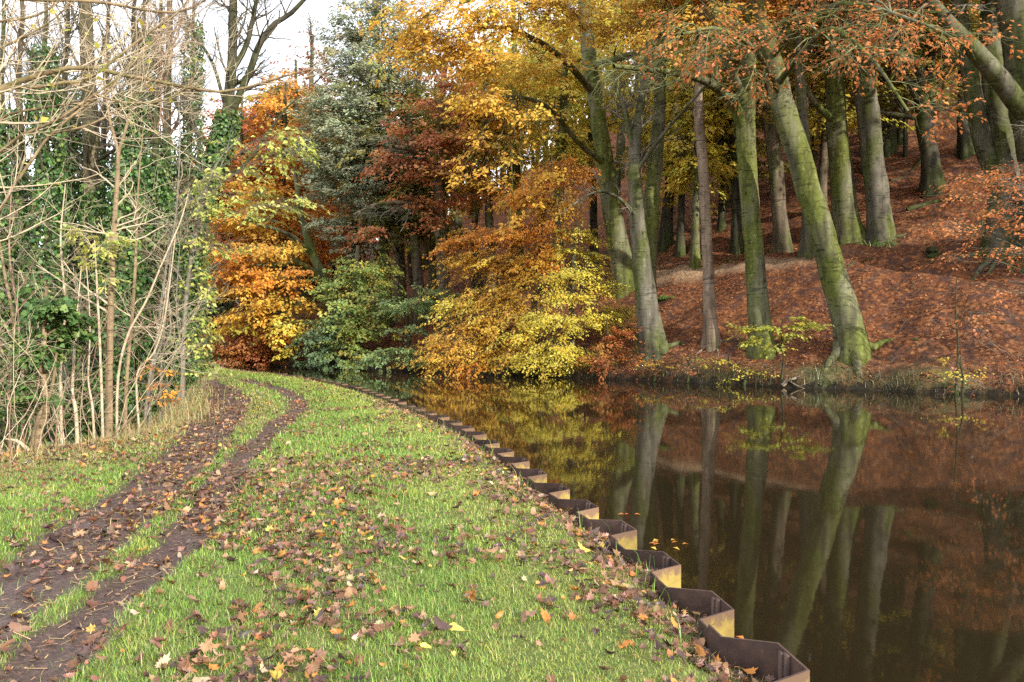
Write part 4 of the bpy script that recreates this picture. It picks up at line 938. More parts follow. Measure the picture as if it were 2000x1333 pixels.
for i, (x, y, D, lab, pal, bare) in enumerate(((610, 70, 74, 'thin topped russet oak on the skyline, nearly bare twigs against the sky', RUST, 1), (690, 190, 66, 'rusty red crown on the skyline tucked behind the pine', RUST, 0), (600, 200, 68, 'dull red crown above the ochre larch', RUST, 0), (480, 230, 64, 'orange red crown on the skyline left of the ochre larch', RUST, 0), (440, 320, 56, 'orange brown crown behind the ivy clad leaning tree', RUST, 0), (820, 60, 60, 'purplish half bare crown behind the golden canopy', PURPLE, 1), (1010, 430, 52, 'grey trunk with thin golden leaves behind the drooping beech', ORYEL, 0), (930, 420, 48, 'brown trunk behind the rust red oak', OLIVE, 0))):
    gx = ground_pt(x, D); yb = HY - (gx[2] - EYE) / D * F
    t = Tree('oak_tree' if i < 6 else 'beech_tree', lab, 'tree', [(x, yb, 24), (x + 2, (yb * 2 + y) / 3, 18), (x - 3, (yb + 2 * y) / 3, 13), (x + 2, y, 5)], 'bark_brown' if i != 6 else 'bark_grey', 140 + i, D=D)
    h = yb - y
    if i < 6:
        nb = 12 if bare else 40
        for (u, v, ra, rb) in ((0, .06, 2.2, 1.2), (-.9, .14, 2.2, 1.1), (1, .16, 2.2, 1.1), (0, .25, 3, 1.3), (-1.5, .3, 2.2, 1.2), (1.5, .33, 2.2, 1.2), (.3, .42, 3, 1.2)):
            t.clump(x + u * 34 * 60 / D, y + v * h, 0, ra, rb, pal, nb, 20, .25, 1.3, .5, .1, thick=.07)
        if bare: t.bare_twigs([(26, 4.2, .45, .7, .14, .05, 6, 3), (7, 2., .5, .7, .18, .03, 5, 3), (5, 1., .6, .7, .2, .02, 4, 3)], .35, 1.)
    else:
        for (u, v, ra, rb) in ((0, .05, 3, 1.4), (-1, .2, 2.5, 1.2), (1, .22, 2.5, 1.2)): t.clump(x + u * 40, y - 220 + v * h, 0, ra, rb, pal, 36, 20, .22, 1.2, .5)
    t.finish(twigmat='twig_dark')

# slim trunks further in, one after another up the slope
spec = [(820, 640, 22, 400, 'bark_brown', OLIVE, 'brown trunk between the pine and the rust red oak'), (846, 600, 18, 410, 'bark_green', OLIVE, 'mossy thin trunk close behind the rust red oak'), (700, 600, 20, 420, 'bark_dark', RUST, 'dark trunk above the green oak foliage'), (755, 640, 22, 380, 'bark_dark', OLIVE, 'near black trunk just left of the pine stem'),
        (1012, 560, 22, 250, 'bark_green', YELLOW, 'green trunk with golden leaves above the drooping beech'), (1085, 560, 22, 240, 'bark_green', YELLOW, 'mossy trunk under the olive yellow canopy'), (1300, 482, 22, 270, 'bark_dark', OLIVE, 'dark trunk left of the slender pinkish trunk'), (1328, 500, 14, 300, 'bark_dark', YELLOW, 'thin black stem left of the slender pinkish trunk'), (1357, 520, 16, 280, 'bark_green', YELLOW, 'mossy stem hard against the slender pinkish trunk'),
        (1408, 450, 12, 250, 'bark_dark', OLIVE, 'thin dark stem just right of the slender pinkish trunk'), (1440, 492, 20, 280, 'bark_dark', OLIVE, 'dark stump like trunk left of the high forking green trunk'), (1425, 400, 14, 240, 'bark_brown', YELLOW, 'distant brown stem left of the high forking trunk'), (1600, 420, 20, 200, 'bark_brown', YELLOW, 'brown stem seen through the gap right of the leaning beech'), (1690, 340, 16, 160, 'bark_dark', OLIVE, 'dark stem behind the pale smooth beech'), (1730, 300, 22, 120, 'bark_dark', OLIVE, 'dark trunk between the pale beech and the twin stemmed oak'), (1757, 280, 14, 100, 'bark_dark', ORYEL, 'thin stem high on the slope left of the twin stemmed oak'), (1160, 520, 16, 250, 'bark_dark', YELLOW, 'dark stem left of the broad mossy beech'), (960, 600, 18, 330, 'bark_brown', ORYEL, 'brown stem behind the left half of the drooping beech'), (590, 600, 18, 380, 'bark_dark', ORANGE, 'dark stem behind the two limbed leaning beech'), (540, 640, 16, 420, 'bark_dark', ORANGE, 'short dark stem in the orange tiers of the bend'), (480, 640, 14, 440, 'bark_dark', RUST, 'slim dark stem above the brick red bush'), (450, 650, 16, 450, 'bark_dark', RUST, 'dark stem right of the ivy topped pair')]
for i, (x, y, w, yt, bk, pal, lab) in enumerate(spec):
    r = R_(900 + i); ln = r.uniform(-14, 14)
    t = Tree('background_tree', lab, 'tree', [(x, y, w * 1.3), (x + ln * .2, y - (y - yt) * .3, w), (x + ln * .6, y - (y - yt) * .65, w * .9), (x + ln, yt, w * .75), (x + ln * 1.4, yt - 140, w * .5), (x + ln * 1.6, yt - 260, w * .25)], bk, 200 + i, 'slim trunks deeper in the wood', sides=10)
    for (u, v, ra, rb) in ((0, 40, 2.2, 1.0), (0, -40, 2.8, 1.3), (-50, -100, 2.8, 1.4), (50, -120, 2.8, 1.4), (0, -190, 3.2, 1.5)):
        t.clump(x + ln + u, yt + v, 0, ra, rb, pal, 34, 22, .22, 1.4, .55)
    if i % 2 == 0: t.bare_twigs([(8, 2.4, .35, 1., .15, 0, 5, 3), (4, 1.2, .5, .8, .2, 0, 4, 3)], .3, .8)
    t.finish(twigmat='twig_dark')

# the wood beyond, read as one mass
def distant_wood():
    rg = R_(77); mb, m2 = MB(), MB(); n = 1050
    X = rg.uniform(-120, 85, n); Y = rg.uniform(40, 125, n); tt = far_t(X, Y); xp = CX + X / Y * F
    k = (tt > np.where(xp < 900, 13, 20)) & (tt < 100) & (xp > 250) & (xp < 2300); X, Y, xp = X[k], Y[k], xp[k]
    # and the trees out of frame along the right whose shade falls over the slope
    n2 = 60; X2 = rg.uniform(27, 66, n2); Y2 = rg.uniform(2, 44, n2); k = (far_t(X2, Y2) > 3) & (X2 > .86 * Y2 + 3) & (X2 * .75 + Y2 * .66 > 27.5); X2, Y2 = X2[k][:SHADE_N], Y2[k][:SHADE_N]
    X = np.concatenate([X, X2]); Y = np.concatenate([Y, Y2]); xp = np.concatenate([xp, np.full(len(X2), 2400.)])
    n = len(X); Z = hill_z(X, Y)
    H = rg.uniform(11, 17, n) * np.interp(xp, [300, 480, 560, 660, 740, 860, 1000], [.55, .55, .62, .62, .74, 1.25, 1.35])
    P = np.stack([np.stack([X, Y, Z - .3], 1), np.stack([X + rg.normal(0, .4, n), Y, Z + H * .5], 1), np.stack([X + rg.normal(0, .6, n), Y, Z + H * .9], 1)], 1)
    m2.tubes(P, np.stack([rg.uniform(.14, .3, n), np.full(n, .12), np.full(n, .03)], 1), 6)
    for i in range(n):
        pal = (ORANGE, RUST, OLIVE, ORYEL, OCHRE, YELLOW, PURPLE, GREYGREEN)[rg.choice(8, p=([.22, .32, .10, .12, .1, .02, .08, .04] if xp[i] < 800 else [.16, .10, .28, .2, .1, .12, .04, 0]))]
        ns = 52; lo = .56 if xp[i] < 1150 else .72
        c = A([X[i], Y[i], Z[i] + H[i] * lo]); v = nrm(rg.normal(size=(ns, 3))) * (rg.random(ns) ** .4)[:, None]
        an = c + v * A([2.8, 2.8, H[i] * (1 - lo) * 1.1]); d = nrm(v * A([1, 1, .2]) + rg.normal(0, .3, (ns, 3)))
        TP, TR = grow(an, d, np.full(ns, 1.4), np.full(ns, .02), np.full(ns, .01), 3, .1, -.05, rg)
        leaf_sprays(mb, TP, 11, .40, .6, pal, rg, .2, .5)
    root = link('distant_woodland', None, None, (0, 60, 10)); tag(root, kind='stuff')
    part('foliage', mb, M['leaf'], root); part('trunks', m2, M['bark_dark'], root)
SHADE_N = 26
distant_wood()

# ------------------------------------------------------------------ far bank undergrowth
def brush(lab, x, y, H, n, mat, seed, spread=.5, leaf=None):
    rg = R_(seed); D = hit(x, y); b = ground_pt(x, D); root = thing('bare_shrub', lab, 'shrub', tuple(b), 'bare brush on the far bank')
    a = rg.uniform(0, 6.28, n); mb, m2, m3 = MB(), MB(), MB()
    P, R = grow(b + np.stack([np.cos(a), np.sin(a), 0 * a], 1) * rg.uniform(0, spread, n)[:, None], np.stack([np.cos(a) * .9, np.sin(a) * .9, np.ones(n) * .8], 1) + rg.normal(0, .2, (n, 3)), H * rg.uniform(.6, 1.2, n), rg.uniform(.006, .012, n), np.full(n, .003), 9, .14, -.03, rg)
    mb.tubes(P, R, 4); o = twigs(m2, P, R, [(6, .8, .6, .8, .16, -.02, 5, 3), (4, .4, .7, .8, .2, 0, 3, 3)], rg)
    if leaf: leaf_sprays(m3, o[1][0], 3, .11, .1, leaf, rg)
    part('stems', mb, M[mat], root); part('twigs', m2, M[mat], root); part('foliage', m3, M['leaf'], root)
brush('grey brown bare brush on the slope at the right edge', 1985, 700, 2.6, 18, 'twig_red', 350)
brush('low tangle of bare shoots at the waterline near the right edge', 1930, 765, 1.3, 16, 'twig_red', 351, .7, RUST)
brush('dark brushwood at the waterline right of the leaning beech', 1740, 752, 1.1, 14, 'twig_dark', 352, .8)
brush('russet leaved brush hanging at the waterline between the grey beech and the pinkish trunk', 1330, 738, 1.0, 14, 'twig_grey', 353, .9, SALMON)
brush('thin brush with rust leaves at the foot of the grey beech, left side', 1215, 725, 1.2, 14, 'twig_dark', 354, .7, RUST)
def sapling(lab, x, y, top, pal, tiers, seed, L=.09, name='beech_sapling'):
    t = Tree(name, lab, 'sapling', [(x, y, 5), (x + 3, y - (y - top) * .4, 4), (x - 2, y - (y - top) * .75, 3), (x, top, 1.5)], 'bark_dark', seed, flare=.2, sides=6)
    for (tx, ty, ra, rb, n) in tiers: t.clump(tx, ty, -.2, ra * .85, rb * .7, pal, max(1, int(n * (1. if seed == 301 else .6))), 9 if seed == 301 else 7, L * .85, .5, .13, .0, thick=.010, sides=4)
    return t.finish()
sapling('lime yellow sapling in flat tiers before the high forking green trunk', 1528, 738, 622, LIME + [((.62, .56, .06), 5)], [(1460, 642, .45, .06, 13), (1500, 640, .5, .08, 14), (1560, 636, .5, .08, 14), (1590, 632, .35, .05, 8), (1480, 660, .4, .06, 10), (1540, 655, .45, .06, 12), (1510, 678, .45, .06, 12), (1455, 672, .25, .05, 5), (1550, 620, .25, .06, 5)], 301, .13)
sapling('low yellow seedling above the grass left of the lime sapling', 1425, 742, 690, YELLOW, [(1420, 705, .5, .08, 14), (1440, 715, .4, .06, 8)], 302)
sapling('yellow seedling at the waterline below the slender pinkish trunk', 1345, 740, 690, YELLOW, [(1355, 700, .5, .08, 12), (1375, 712, .4, .06, 9)], 303)
sapling('golden seedling drooping at the foot of the flared grey beech', 1280, 738, 690, GOLD, [(1265, 708, .5, .08, 14), (1300, 712, .4, .06, 10)], 304)
sapling('yellow seedling trailing at the waterline beneath the lime sapling', 1455, 752, 722, YELLOW, [(1430, 740, .5, .06, 13), (1470, 728, .4, .06, 9), (1500, 735, .4, .06, 7)], 305)
sapling('pale yellow seedling at the waterline near the right edge', 1878, 775, 690, YELLOW, [(1860, 730, .4, .06, 12), (1850, 700, .35, .06, 8), (1900, 728, .3, .05, 8)], 306)
sapling('thin grey sapling almost leafless on the red slope below the salmon sprays', 1868, 770, 540, SALMON, [(1855, 620, .3, .06, 1), (1880, 590, .4, .06, 2), (1920, 600, .4, .06, 2)], 307)

def far_ground_cover():
    rg = R_(23)
    # fallen beech leaves over the slope
    n = 190000; i = rg.integers(20, 120, n); f = rg.random(n)
    P = FB[i] * (1 - f[:, None]) + FB[np.minimum(i + 1, 159)] * f[:, None]; tg = nrm(FB[np.minimum(i + 1, 159)] - FB[i]); no = np.stack([tg[:, 1], -tg[:, 0]], 1)
    t = 26 * rg.random(n) ** 1.5 + .25; P = P + no * t[:, None]; X, Y = P[:, 0], P[:, 1]
    tt = far_t(X, Y); k = (np.abs(X) < .85 * Y) & (fbm(X * .9, Y * .9, 51) > .42) & (tt > .3) & ((np.abs(path_off(X, Y, tt)) > .9) | (rg.random(n) < .12) | (X < 2)); X, Y = X[k], Y[k]; n = len(X)
    pos = np.stack([X, Y, hill_z(X, Y) + .015], 1); a = rg.uniform(0, 6.28, n); ax = np.stack([np.cos(a), np.sin(a), rg.normal(0, .3, n)], 1)
    mb = MB(); L = np.where(Y > 34, .13, .10) * rg.uniform(.6, 1.3, n)
    mb.leaves(pos, ax, nrm(A([-.25, -.3, 1.]) + rg.normal(0, .4, (n, 3))), L, L * .65, pick([((.33, .115, .04), 4), ((.22, .075, .03), 3.5), ((.45, .20, .08), 2.4), ((.09, .038, .024), 3), ((.52, .32, .18), .8)], n, rg, .22))
    single('beech_leaf_litter', mb, M['litter'], kind='stuff')
    # dead twigs strewn over the slope
    m2 = MB(); n = 1500; i = rg.integers(24, 110, n); f = rg.random(n)[:, None]; P = FB[i] * (1 - f) + FB[i + 1] * f; tg = nrm(FB[i + 1] - FB[i]); no = np.stack([tg[:, 1], -tg[:, 0]], 1)
    P = P + no * (.4 + 22 * rg.random(n) ** 1.4)[:, None]; a = rg.uniform(0, 6.28, n); L = rg.lognormal(math.log(.45), .5, n)
    Q = P[:, None] + np.stack([np.cos(a), np.sin(a)], 1)[:, None] * (L[:, None] * np.linspace(0, 1, 4))[..., None] + rg.normal(0, .03, (n, 4, 2))
    Z = hill_z(Q[..., 0].ravel(), Q[..., 1].ravel()).reshape(n, 4) + .03 + rg.random((n, 4)) * .05
    m2.tubes(np.concatenate([Q, Z[..., None]], -1), rg.uniform(.006, .02, n)[:, None] * A([[1, .9, .7, .4]]), 4)
    single('twig_litter', m2, M['twig_dark'], kind='stuff')
    # ragged grass along the waterline
    mb = MB(); n = 15000; i = rg.integers(30, 118, n); f = rg.random(n)[:, None]
    P = FB[i] * (1 - f) + FB[i + 1] * f; tg = nrm(FB[i + 1] - FB[i]); no = np.stack([tg[:, 1], -tg[:, 0]], 1); t = np.abs(rg.normal(.1, .5, n)) + .02
    P = P + no * t[:, None]; X, Y = P[:, 0], P[:, 1]; k = fbm(X * .8, Y * .8, 57) > .42; X, Y, t = X[k], Y[k], t[k]; n = len(X)
    blades(mb, X, Y, hill_z(X, Y), .18 * rg.lognormal(0, .45, n), np.full(n, .012), pick([((.11, .135, .045), 3), ((.22, .16, .085), 3), ((.13, .145, .09), 2.6), ((.34, .24, .14), .8), ((.18, .22, .05), 1.5)], n, rg), rg, 1.3)
    single('bank_grass', mb, M['grass'], kind='stuff')
    # green growth beside the woodland path
    mb = MB(); n = 5000; i = rg.integers(38, 76, n); f = rg.random(n)[:, None]; P = FB[i] * (1 - f) + FB[i + 1] * f
    tg = nrm(FB[i + 1] - FB[i]); no = np.stack([tg[:, 1], -tg[:, 0]], 1); P = P + no * rg.normal(11.6, .55, n)[:, None]; X, Y = P[:, 0], P[:, 1]
    k = fbm(X * .6, Y * .6, 59) > .52; X, Y = X[k], Y[k]; n = len(X)
    blades(mb, X, Y, hill_z(X, Y), .2 * rg.lognormal(0, .4, n), np.full(n, .02), pick([((.12, .2, .05), 3), ((.2, .26, .08), 2)], n, rg), rg, 1.3)
    single('path_side_herbs', mb, M['grass'], kind='stuff')
far_ground_cover()

def dead_wood():
    rg = R_(31)
    def log(name, lab, pts, w, mat, cat='fallen branch', grp=None):
        P = []
        for (x, y) in pts:
            D = hit(x, y); p = px(x, y, D); p[2] += .03; P.append(p)
        W = A(w, float) / F * np.linalg.norm(P[0][:2]) / 2; n = 16
        Q = smooth_line(P, n) + np.cumsum(rg.normal(0, .02, (n, 3)), 0); R = np.interp(np.linspace(0, 1, n), np.linspace(0, 1, len(W)), W)
        mb = MB(); mb.tubes(Q[None], R[None], 8)
        root = thing(name, lab, cat, tuple(Q[0]), grp); part('stem', mb, M[mat], root, smooth=True)
        m2 = MB(); twigs(m2, Q[None], R[None], [(5, .9, .5, .9, .15, .03, 4, 4), (3, .4, .6, .8, .2, 0, 3, 3)], rg); part('twigs', m2, M[mat], root)
    G = 'dead branches lying on the far bank'
    log('fallen_branch', 'pale dead branch propped at the waterline below the lime sapling', [(1530, 756), (1550, 745), (1572, 738)], [9, 7, 4], 'bark_tan', grp=G)
    log('fallen_branch', 'brown dead branch reaching along the waterline right of the leaning beech', [(1700, 748), (1720, 735), (1745, 726), (1770, 718)], [7, 6, 4, 2], 'bark_brown', grp=G)
    log('fallen_branch', 'dark dead branch lying up the slope between the pale beech and the twin stemmed oak', [(1735, 355), (1765, 345), (1790, 322), (1800, 310)], [7, 6, 5, 3], 'bark_dark', grp=G)
    log('fallen_branch', 'long black branch on the slope beneath the twin stemmed oak', [(1770, 412), (1810, 400), (1850, 396), (1880, 394)], [9, 8, 6, 4], 'bark_dark', grp=G)
    log('fallen_branch', 'low dark branch on the leaves right of the foot of the leaning beech', [(1780, 664), (1800, 662), (1825, 661)], [5, 5, 3], 'bark_dark', grp=G)
    log('fallen_branch', 'short curved dead branch on the slope just right of the leaning beech trunk', [(1655, 520), (1668, 512), (1680, 514)], [6, 6, 3], 'bark_dark', grp=G)
    # a root stump
    mb = MB(); D = hit(1820, 498); c = px(1820, 498, D)
    n = 12; z = np.linspace(-.2, .35, n); Q = np.c_[np.full(n, c[0]) + rg.normal(0, .03, n), np.full(n, c[1]), c[2] + z]
    mb.tubes(Q[None], (.27 * np.sqrt(np.clip(1 - ((z + .1) / .47) ** 2, .02, 1)))[None], 14, mod=1 + .22 * rg.normal(0, 1, (1, n, 14)))
    root = thing('tree_stump', 'dark rotten stump on the slope below the path, behind the salmon sprays', 'stump', tuple(c)); part('stump_wood', mb, M['bark_dark'], root)
    m2 = MB(); twigs(m2, Q[None], np.full((1, n), .05), [(12, .5, .4, 1.2, .2, .1, 4, 3)], rg); part('twigs', m2, M['twig_dark'], root)
    # fern
    D = hit(1290, 590); c = px(1290, 600, D); c[2] = ground_pt(1290, D)[2]; m = 16; a = rg.uniform(0, 6.28, m)
    P, R = grow(np.tile(c, (m, 1)), np.stack([np.cos(a) * .7, np.sin(a) * .7, np.full(m, .9)], 1), rg.uniform(.5, .8, m), np.full(m, .008), np.full(m, .003), 8, .03, -.16, rg)
    mb, ml = MB(), MB(); mb.tubes(P, R, 3); leaf_sprays(ml, P, 60, .10, .12, [((.10, .25, .05), 3), ((.16, .33, .07), 2)], rg, wl=.3)
    root = thing('fern', 'bright green fern right of the flared grey beech', 'fern', tuple(c)); part('stalk', mb, M['twig_moss'], root); part('fronds', ml, M['leaf'], root)
    # stones at the waterline
    for i, (x, y, r, lab) in enumerate(((1205, 739, .16, 'dark stone at the waterline below the low russet bush'), (1222, 741, .22, 'larger dark stone at the waterline left of the flared grey beech'))):
        D = F * (EYE - WATER) / (y - HY); c = px(x, y, D); c[2] = WATER + .04
        nn, k = 7, 10; th = np.linspace(.05, math.pi - .05, nn); Q = np.c_[np.full(nn, c[0]), np.full(nn, c[1]), c[2] - np.cos(th) * r * .55]
        mb = MB(); mb.tubes(Q[None], (np.sin(th) * r)[None], k, mod=1 + .12 * rg.normal(0, 1, (1, nn, k)))
        single('stone', mb, M['bark_dark'], lab, 'stone', 'stones along the far waterline', loc=tuple(c))
    # floating leaves
    for i, (x, y, lab) in enumerate(((1302, 1064, 'cluster'), (1222, 1008, 'pair'), (1455, 1256, 'single'))):
        D = F * (EYE - WATER) / (y - HY); c = px(x, y, D); n = (9, 3, 1)[i]
        mb = MB(); p = c + rg.normal(0, (.10, .05, .01)[i], (n, 3)) * A([1, .7, 0]); p[:, 2] = WATER + .008
        a = rg.uniform(0, 6.28, n); ax = np.stack([np.cos(a), np.sin(a), 0 * a], 1)
        mb.leaves(p, ax, A([[0, 0, 1.]]).repeat(n, 0) + rg.normal(0, .08, (n, 3)), .075, .045, pick([((.55, .2, .04), 2), ((.62, .36, .06), 1)], n, rg))
        if i < 2: single('floating_leaves', mb, M['litter'], kind='stuff')
        else: single('floating_leaf', mb, M['litter'], 'single orange leaf floating beside the nearest steel pile', 'leaf', loc=tuple(c))
dead_wood()
# ------------------------------------------------------------------ left of the towpath: the ivy clad thicket
GI = 'ivy clad trees left of the towpath'
def nt(name, lab, cat, pts, bark, seed, D, group=None, **k):
    b = A([(pts[0][0] - CX) / F * D]); z = float(near_z(b, A([D]))[0]); y0 = HY + (EYE - z) / D * F
    return Tree(name, lab, cat, [(pts[0][0], y0, pts[0][2])] + list(pts[1:]), bark, seed, group, D=D, near=True, **k)
FINE = [(20, 2.6, .34, .75, .16, .05, 6, 3), (5, 1.3, .5, .8, .2, .03, 5, 3), (4, .6, .6, .8, .22, 0, 4, 3)]

t = nt('ash_tree', 'tall straight grey trunk with ivy at its side, rising out of the left thicket', 'tree', [(184, 0, 34), (182, 600, 30), (180, 420, 27), (176, 220, 26), (172, 40, 23), (168, -200, 15)], 'bark_brown', 401, 19)
t.ivy(.02, .5, .3, 5000, .10); t.bare_twigs(FINE, .4, 1.); t.finish(twigmat='twig_dark')
t = nt('oak_tree', 'dark leaning tree sleeved in ivy, its forked top black against the white sky', 'tree', [(338, 0, 38), (350, 600, 32), (366, 470, 29), (398, 370, 26), (434, 280, 23), (450, 195, 20), (457, 90, 17), (460, -40, 14), (462, -160, 9)], 'bark_dark', 402, 21)
a = t.limb([(438, 262, 15), (468, 195, 14), (492, 140, 13), (508, 95, 12), (535, 55, 10), (570, 32, 9), (605, -5, 7), (650, -50, 4)], fork=1); b = t.limb([(452, 150, 12), (480, 100, 10), (496, 50, 9), (510, -20, 7)], fork=1); c = t.limb([(425, 300, 12), (380, 250, 9), (340, 190, 7), (320, 100, 4)], fork=1)
d = t.limb([(446, 215, 8), (420, 130, 6), (380, 60, 5), (350, -20, 3)], fork=1); e = t.limb([(405, 355, 8), (470, 330, 6), (520, 270, 5), (560, 215, 4), (590, 190, 2)], fork=1)
t.ivy(.02, .62, .34, 9500, .10, bulge=.8)
for S in (a, b, c, d): t.bare_twigs([(12, 1.5, .42, .8, .16, .03, 5, 3), (6, .8, .5, .8, .2, .02, 4, 3), (4, .4, .6, .8, .2, 0, 3, 3)], P=S[0], R=S[1])
t.bare_twigs([(22, 1.7, .32, .85, .16, .03, 5, 3), (6, .9, .5, .8, .2, .02, 4, 3), (4, .4, .6, .8, .2, 0, 3, 3)], .55, 1.)
t.finish(twigmat='twig_dark')
for i, (x, w, lean, D, n, r, lab) in enumerate(((326, 30, 4, 25, 7000, .55, 'thick ivy column close behind the dark leaning tree'), (232, 22, 26, 17.5, 5200, .45, 'ivy wrapped trunk just right of the tall straight grey trunk'), (268, 20, 10, 22, 6500, .6, 'bushy ivy column midway between the grey trunk and the leaning tree'), (296, 18, 14, 19, 5200, .5, 'ivy covered stem second left of the dark leaning tree'),
        (128, 22, 4, 20, 5600, .5, 'ivy covered trunk just left of the tall straight grey trunk'), (96, 20, -6, 17, 4600, .45, 'leaning ivy trunk behind the small ivy mound'), (52, 24, -8, 21, 5600, .55, 'ivy wrapped trunk near the left edge of the thicket'), (12, 20, -4, 18, 4600, .5, 'outermost ivy wrapped trunk at the left edge'), (366, 18, 10, 27, 5200, .55, 'farthest ivy column beside the bend of the towpath'), (196, 20, 14, 25, 6500, .7, 'ivy column far behind the tall straight grey trunk'), (150, 16, -16, 28, 5500, .8, 'left leaning ivy column far behind the thicket'))):
    w *= .75; t = nt('ivy_tree', lab, 'tree', [(x, 0, w * 1.2), (x + lean * .3, 520, w), (x + lean * .6, 320, w * .8), (x + lean * 1.3, 150, w * .55), (x + lean * 1.1 + 6, 20, w * .42), (x + lean * 2.2, -120, w * .3), (x + lean * 2.6, -240, w * .15)], 'bark_dark' if i % 2 else 'bark_brown', 410 + i, D, GI)
    t.ivy(.0, (.5, .62, .72)[i % 3], r * 1.05, int(n * 1.7), .10, bulge=1.)
    t.bare_twigs([(30, 2.3, .4, .65, .13, .06, 6, 3), (8, 1.2, .5, .7, .16, .05, 5, 3), (4, .6, .6, .8, .2, 0, 4, 3)], .36, 1.)
    t.finish(twigmat='twig_dark' if i % 3 else 'twig_red')

# pale young stems in front
GS = 'pale young stems along the thicket edge'
P3 = [(12, 1.2, .45, 1., .14, .04, 5, 3), (4, .6, .6, .8, .18, .02, 4, 3), (2, .3, .8, .7, .2, 0, 3, 3)]
S = [([(210, 0, 19), (214, 690, 16), (219, 560, 14), (226, 430, 12), (234, 300, 9)], 12.3, 'bark_pale', 'straight pale sapling, thickest of the sunlit stems, forked high up', [[(234, 305, 7), (216, 230, 5), (207, 150, 3), (212, 60, 2)], [(234, 305, 7), (255, 230, 5), (272, 140, 3), (270, 40, 2)]]),
     ([(242, 0, 10), (247, 740, 8), (260, 600, 7), (267, 480, 6), (272, 360, 4), (283, 240, 2)], 13, 'bark_pale', 'slim upright stem just right of the thickest pale sapling', []),
     ([(228, 0, 7), (231, 740, 6), (250, 655, 6), (285, 590, 5), (320, 510, 4), (355, 430, 3), (372, 370, 2)], 12.6, 'twig_pale', 'thin stem curving right across the ivy', []),
     ([(272, 0, 6), (266, 760, 5), (272, 720, 5), (300, 690, 4), (320, 630, 4), (334, 540, 3), (345, 450, 2)], 13.5, 'twig_pale', 'crooked thin stem bent right then straight up', []),
     ([(290, 0, 6), (300, 720, 6), (318, 660, 5), (328, 570, 4), (338, 470, 3), (350, 380, 2)], 14, 'twig_grey', 'grey whip rising beside the orange seedling', []),
     ([(312, 0, 5), (316, 700, 4), (334, 640, 4), (322, 560, 3), (330, 470, 2)], 14.5, 'twig_grey', 'kinked grey whip nearest the bend of the path', []),
     ([(325, 0, 5), (350, 770, 4), (354, 700, 3), (345, 600, 3), (352, 480, 2)], 15.5, 'twig_grey', 'bowed whip leaning out over the path verge', []),
     ([(150, 0, 9), (146, 800, 8), (140, 770, 7), (144, 700, 6), (150, 620, 4), (160, 520, 2)], 11, 'twig_pale', 'broken white stem between the ivy mound and the pale sapling', []),
     ([(184, 0, 6), (180, 800, 5), (172, 740, 4), (176, 640, 3), (170, 520, 2)], 11.6, 'twig_pale', 'slight pale stem left of the thickest pale sapling', []),
     ([(120, 0, 7), (118, 720, 6), (128, 600, 5), (120, 470, 4), (130, 360, 2)], 12.5, 'twig_pale', 'thin pale stem behind the ivy mound', []),
     ([(20, 0, 10), (18, 760, 8), (28, 640, 7), (8, 520, 6), (-10, 400, 4)], 10.5, 'bark_pale', 'bent pale stem near the left edge', []),
     ([(40, 0, 7), (44, 740, 6), (36, 620, 5), (20, 500, 4), (24, 380, 2)], 11, 'twig_red', 'reddish stem beside the bent pale stem at the left edge', [])]
for i, (pts, D, bk, lab, limbs) in enumerate(S):
    pts = [(x, y, w * .82) for x, y, w in pts]
    t = nt('bare_sapling', lab, 'sapling', pts, bk, 430 + i, D, GS, flare=.25, sides=8)
    for L in limbs:
        q = t.limb(L, k=6, fork=1); t.bare_twigs(P3, P=q[0], R=q[1])
    t.bare_twigs(P3, .3, 1.); t.finish(twigmat=('twig_pale', 'twig_grey', 'twig_red')[i % 3] if i not in (0, 1) else 'twig_pale')

# ivy mound on two short stems
t = nt('ivy_mound', 'glossy ivy bush piled on two pale crooked stems at the near end of the thicket', 'ivy', [(72, 0, 15), (76, 840, 13), (90, 800, 12), (84, 720, 11), (88, 620, 9), (92, 560, 6)], 'bark_pale', 450, 9.9, flare=.3, sides=8)
t.limb([(62, 870, 12), (66, 850, 11), (78, 810, 9), (100, 760, 7), (110, 690, 5)], k=7)
t.clump(92, 605, 0, .30, .24, IVY, 34, 26, .085, .22, .14, .3, thick=.02, jit=.9, wl=.85); t.clump(80, 680, 0, .26, .3, IVY, 26, 26, .085, .22, .14, .3, thick=.02, jit=.9, wl=.85); t.clump(120, 650, .2, .22, .25, IVY, 16, 24, .08, .2, .13, .3, thick=.015, jit=.9, wl=.85)
t.clump(70, 760, 0, .18, .25, IVY, 14, 20, .075, .2, .12, .3, thick=.015, jit=.9, wl=.85); t.clump(150, 640, .3, .15, .16, IVY, 9, 20, .08, .2, .12, .3, thick=.015, jit=.9, wl=.85); t.clump(55, 800, .1, .3, .14, IVY, 12, 20, .07, .2, .12, .2, thick=.015, jit=.9, wl=.85)
t.finish('ivy')
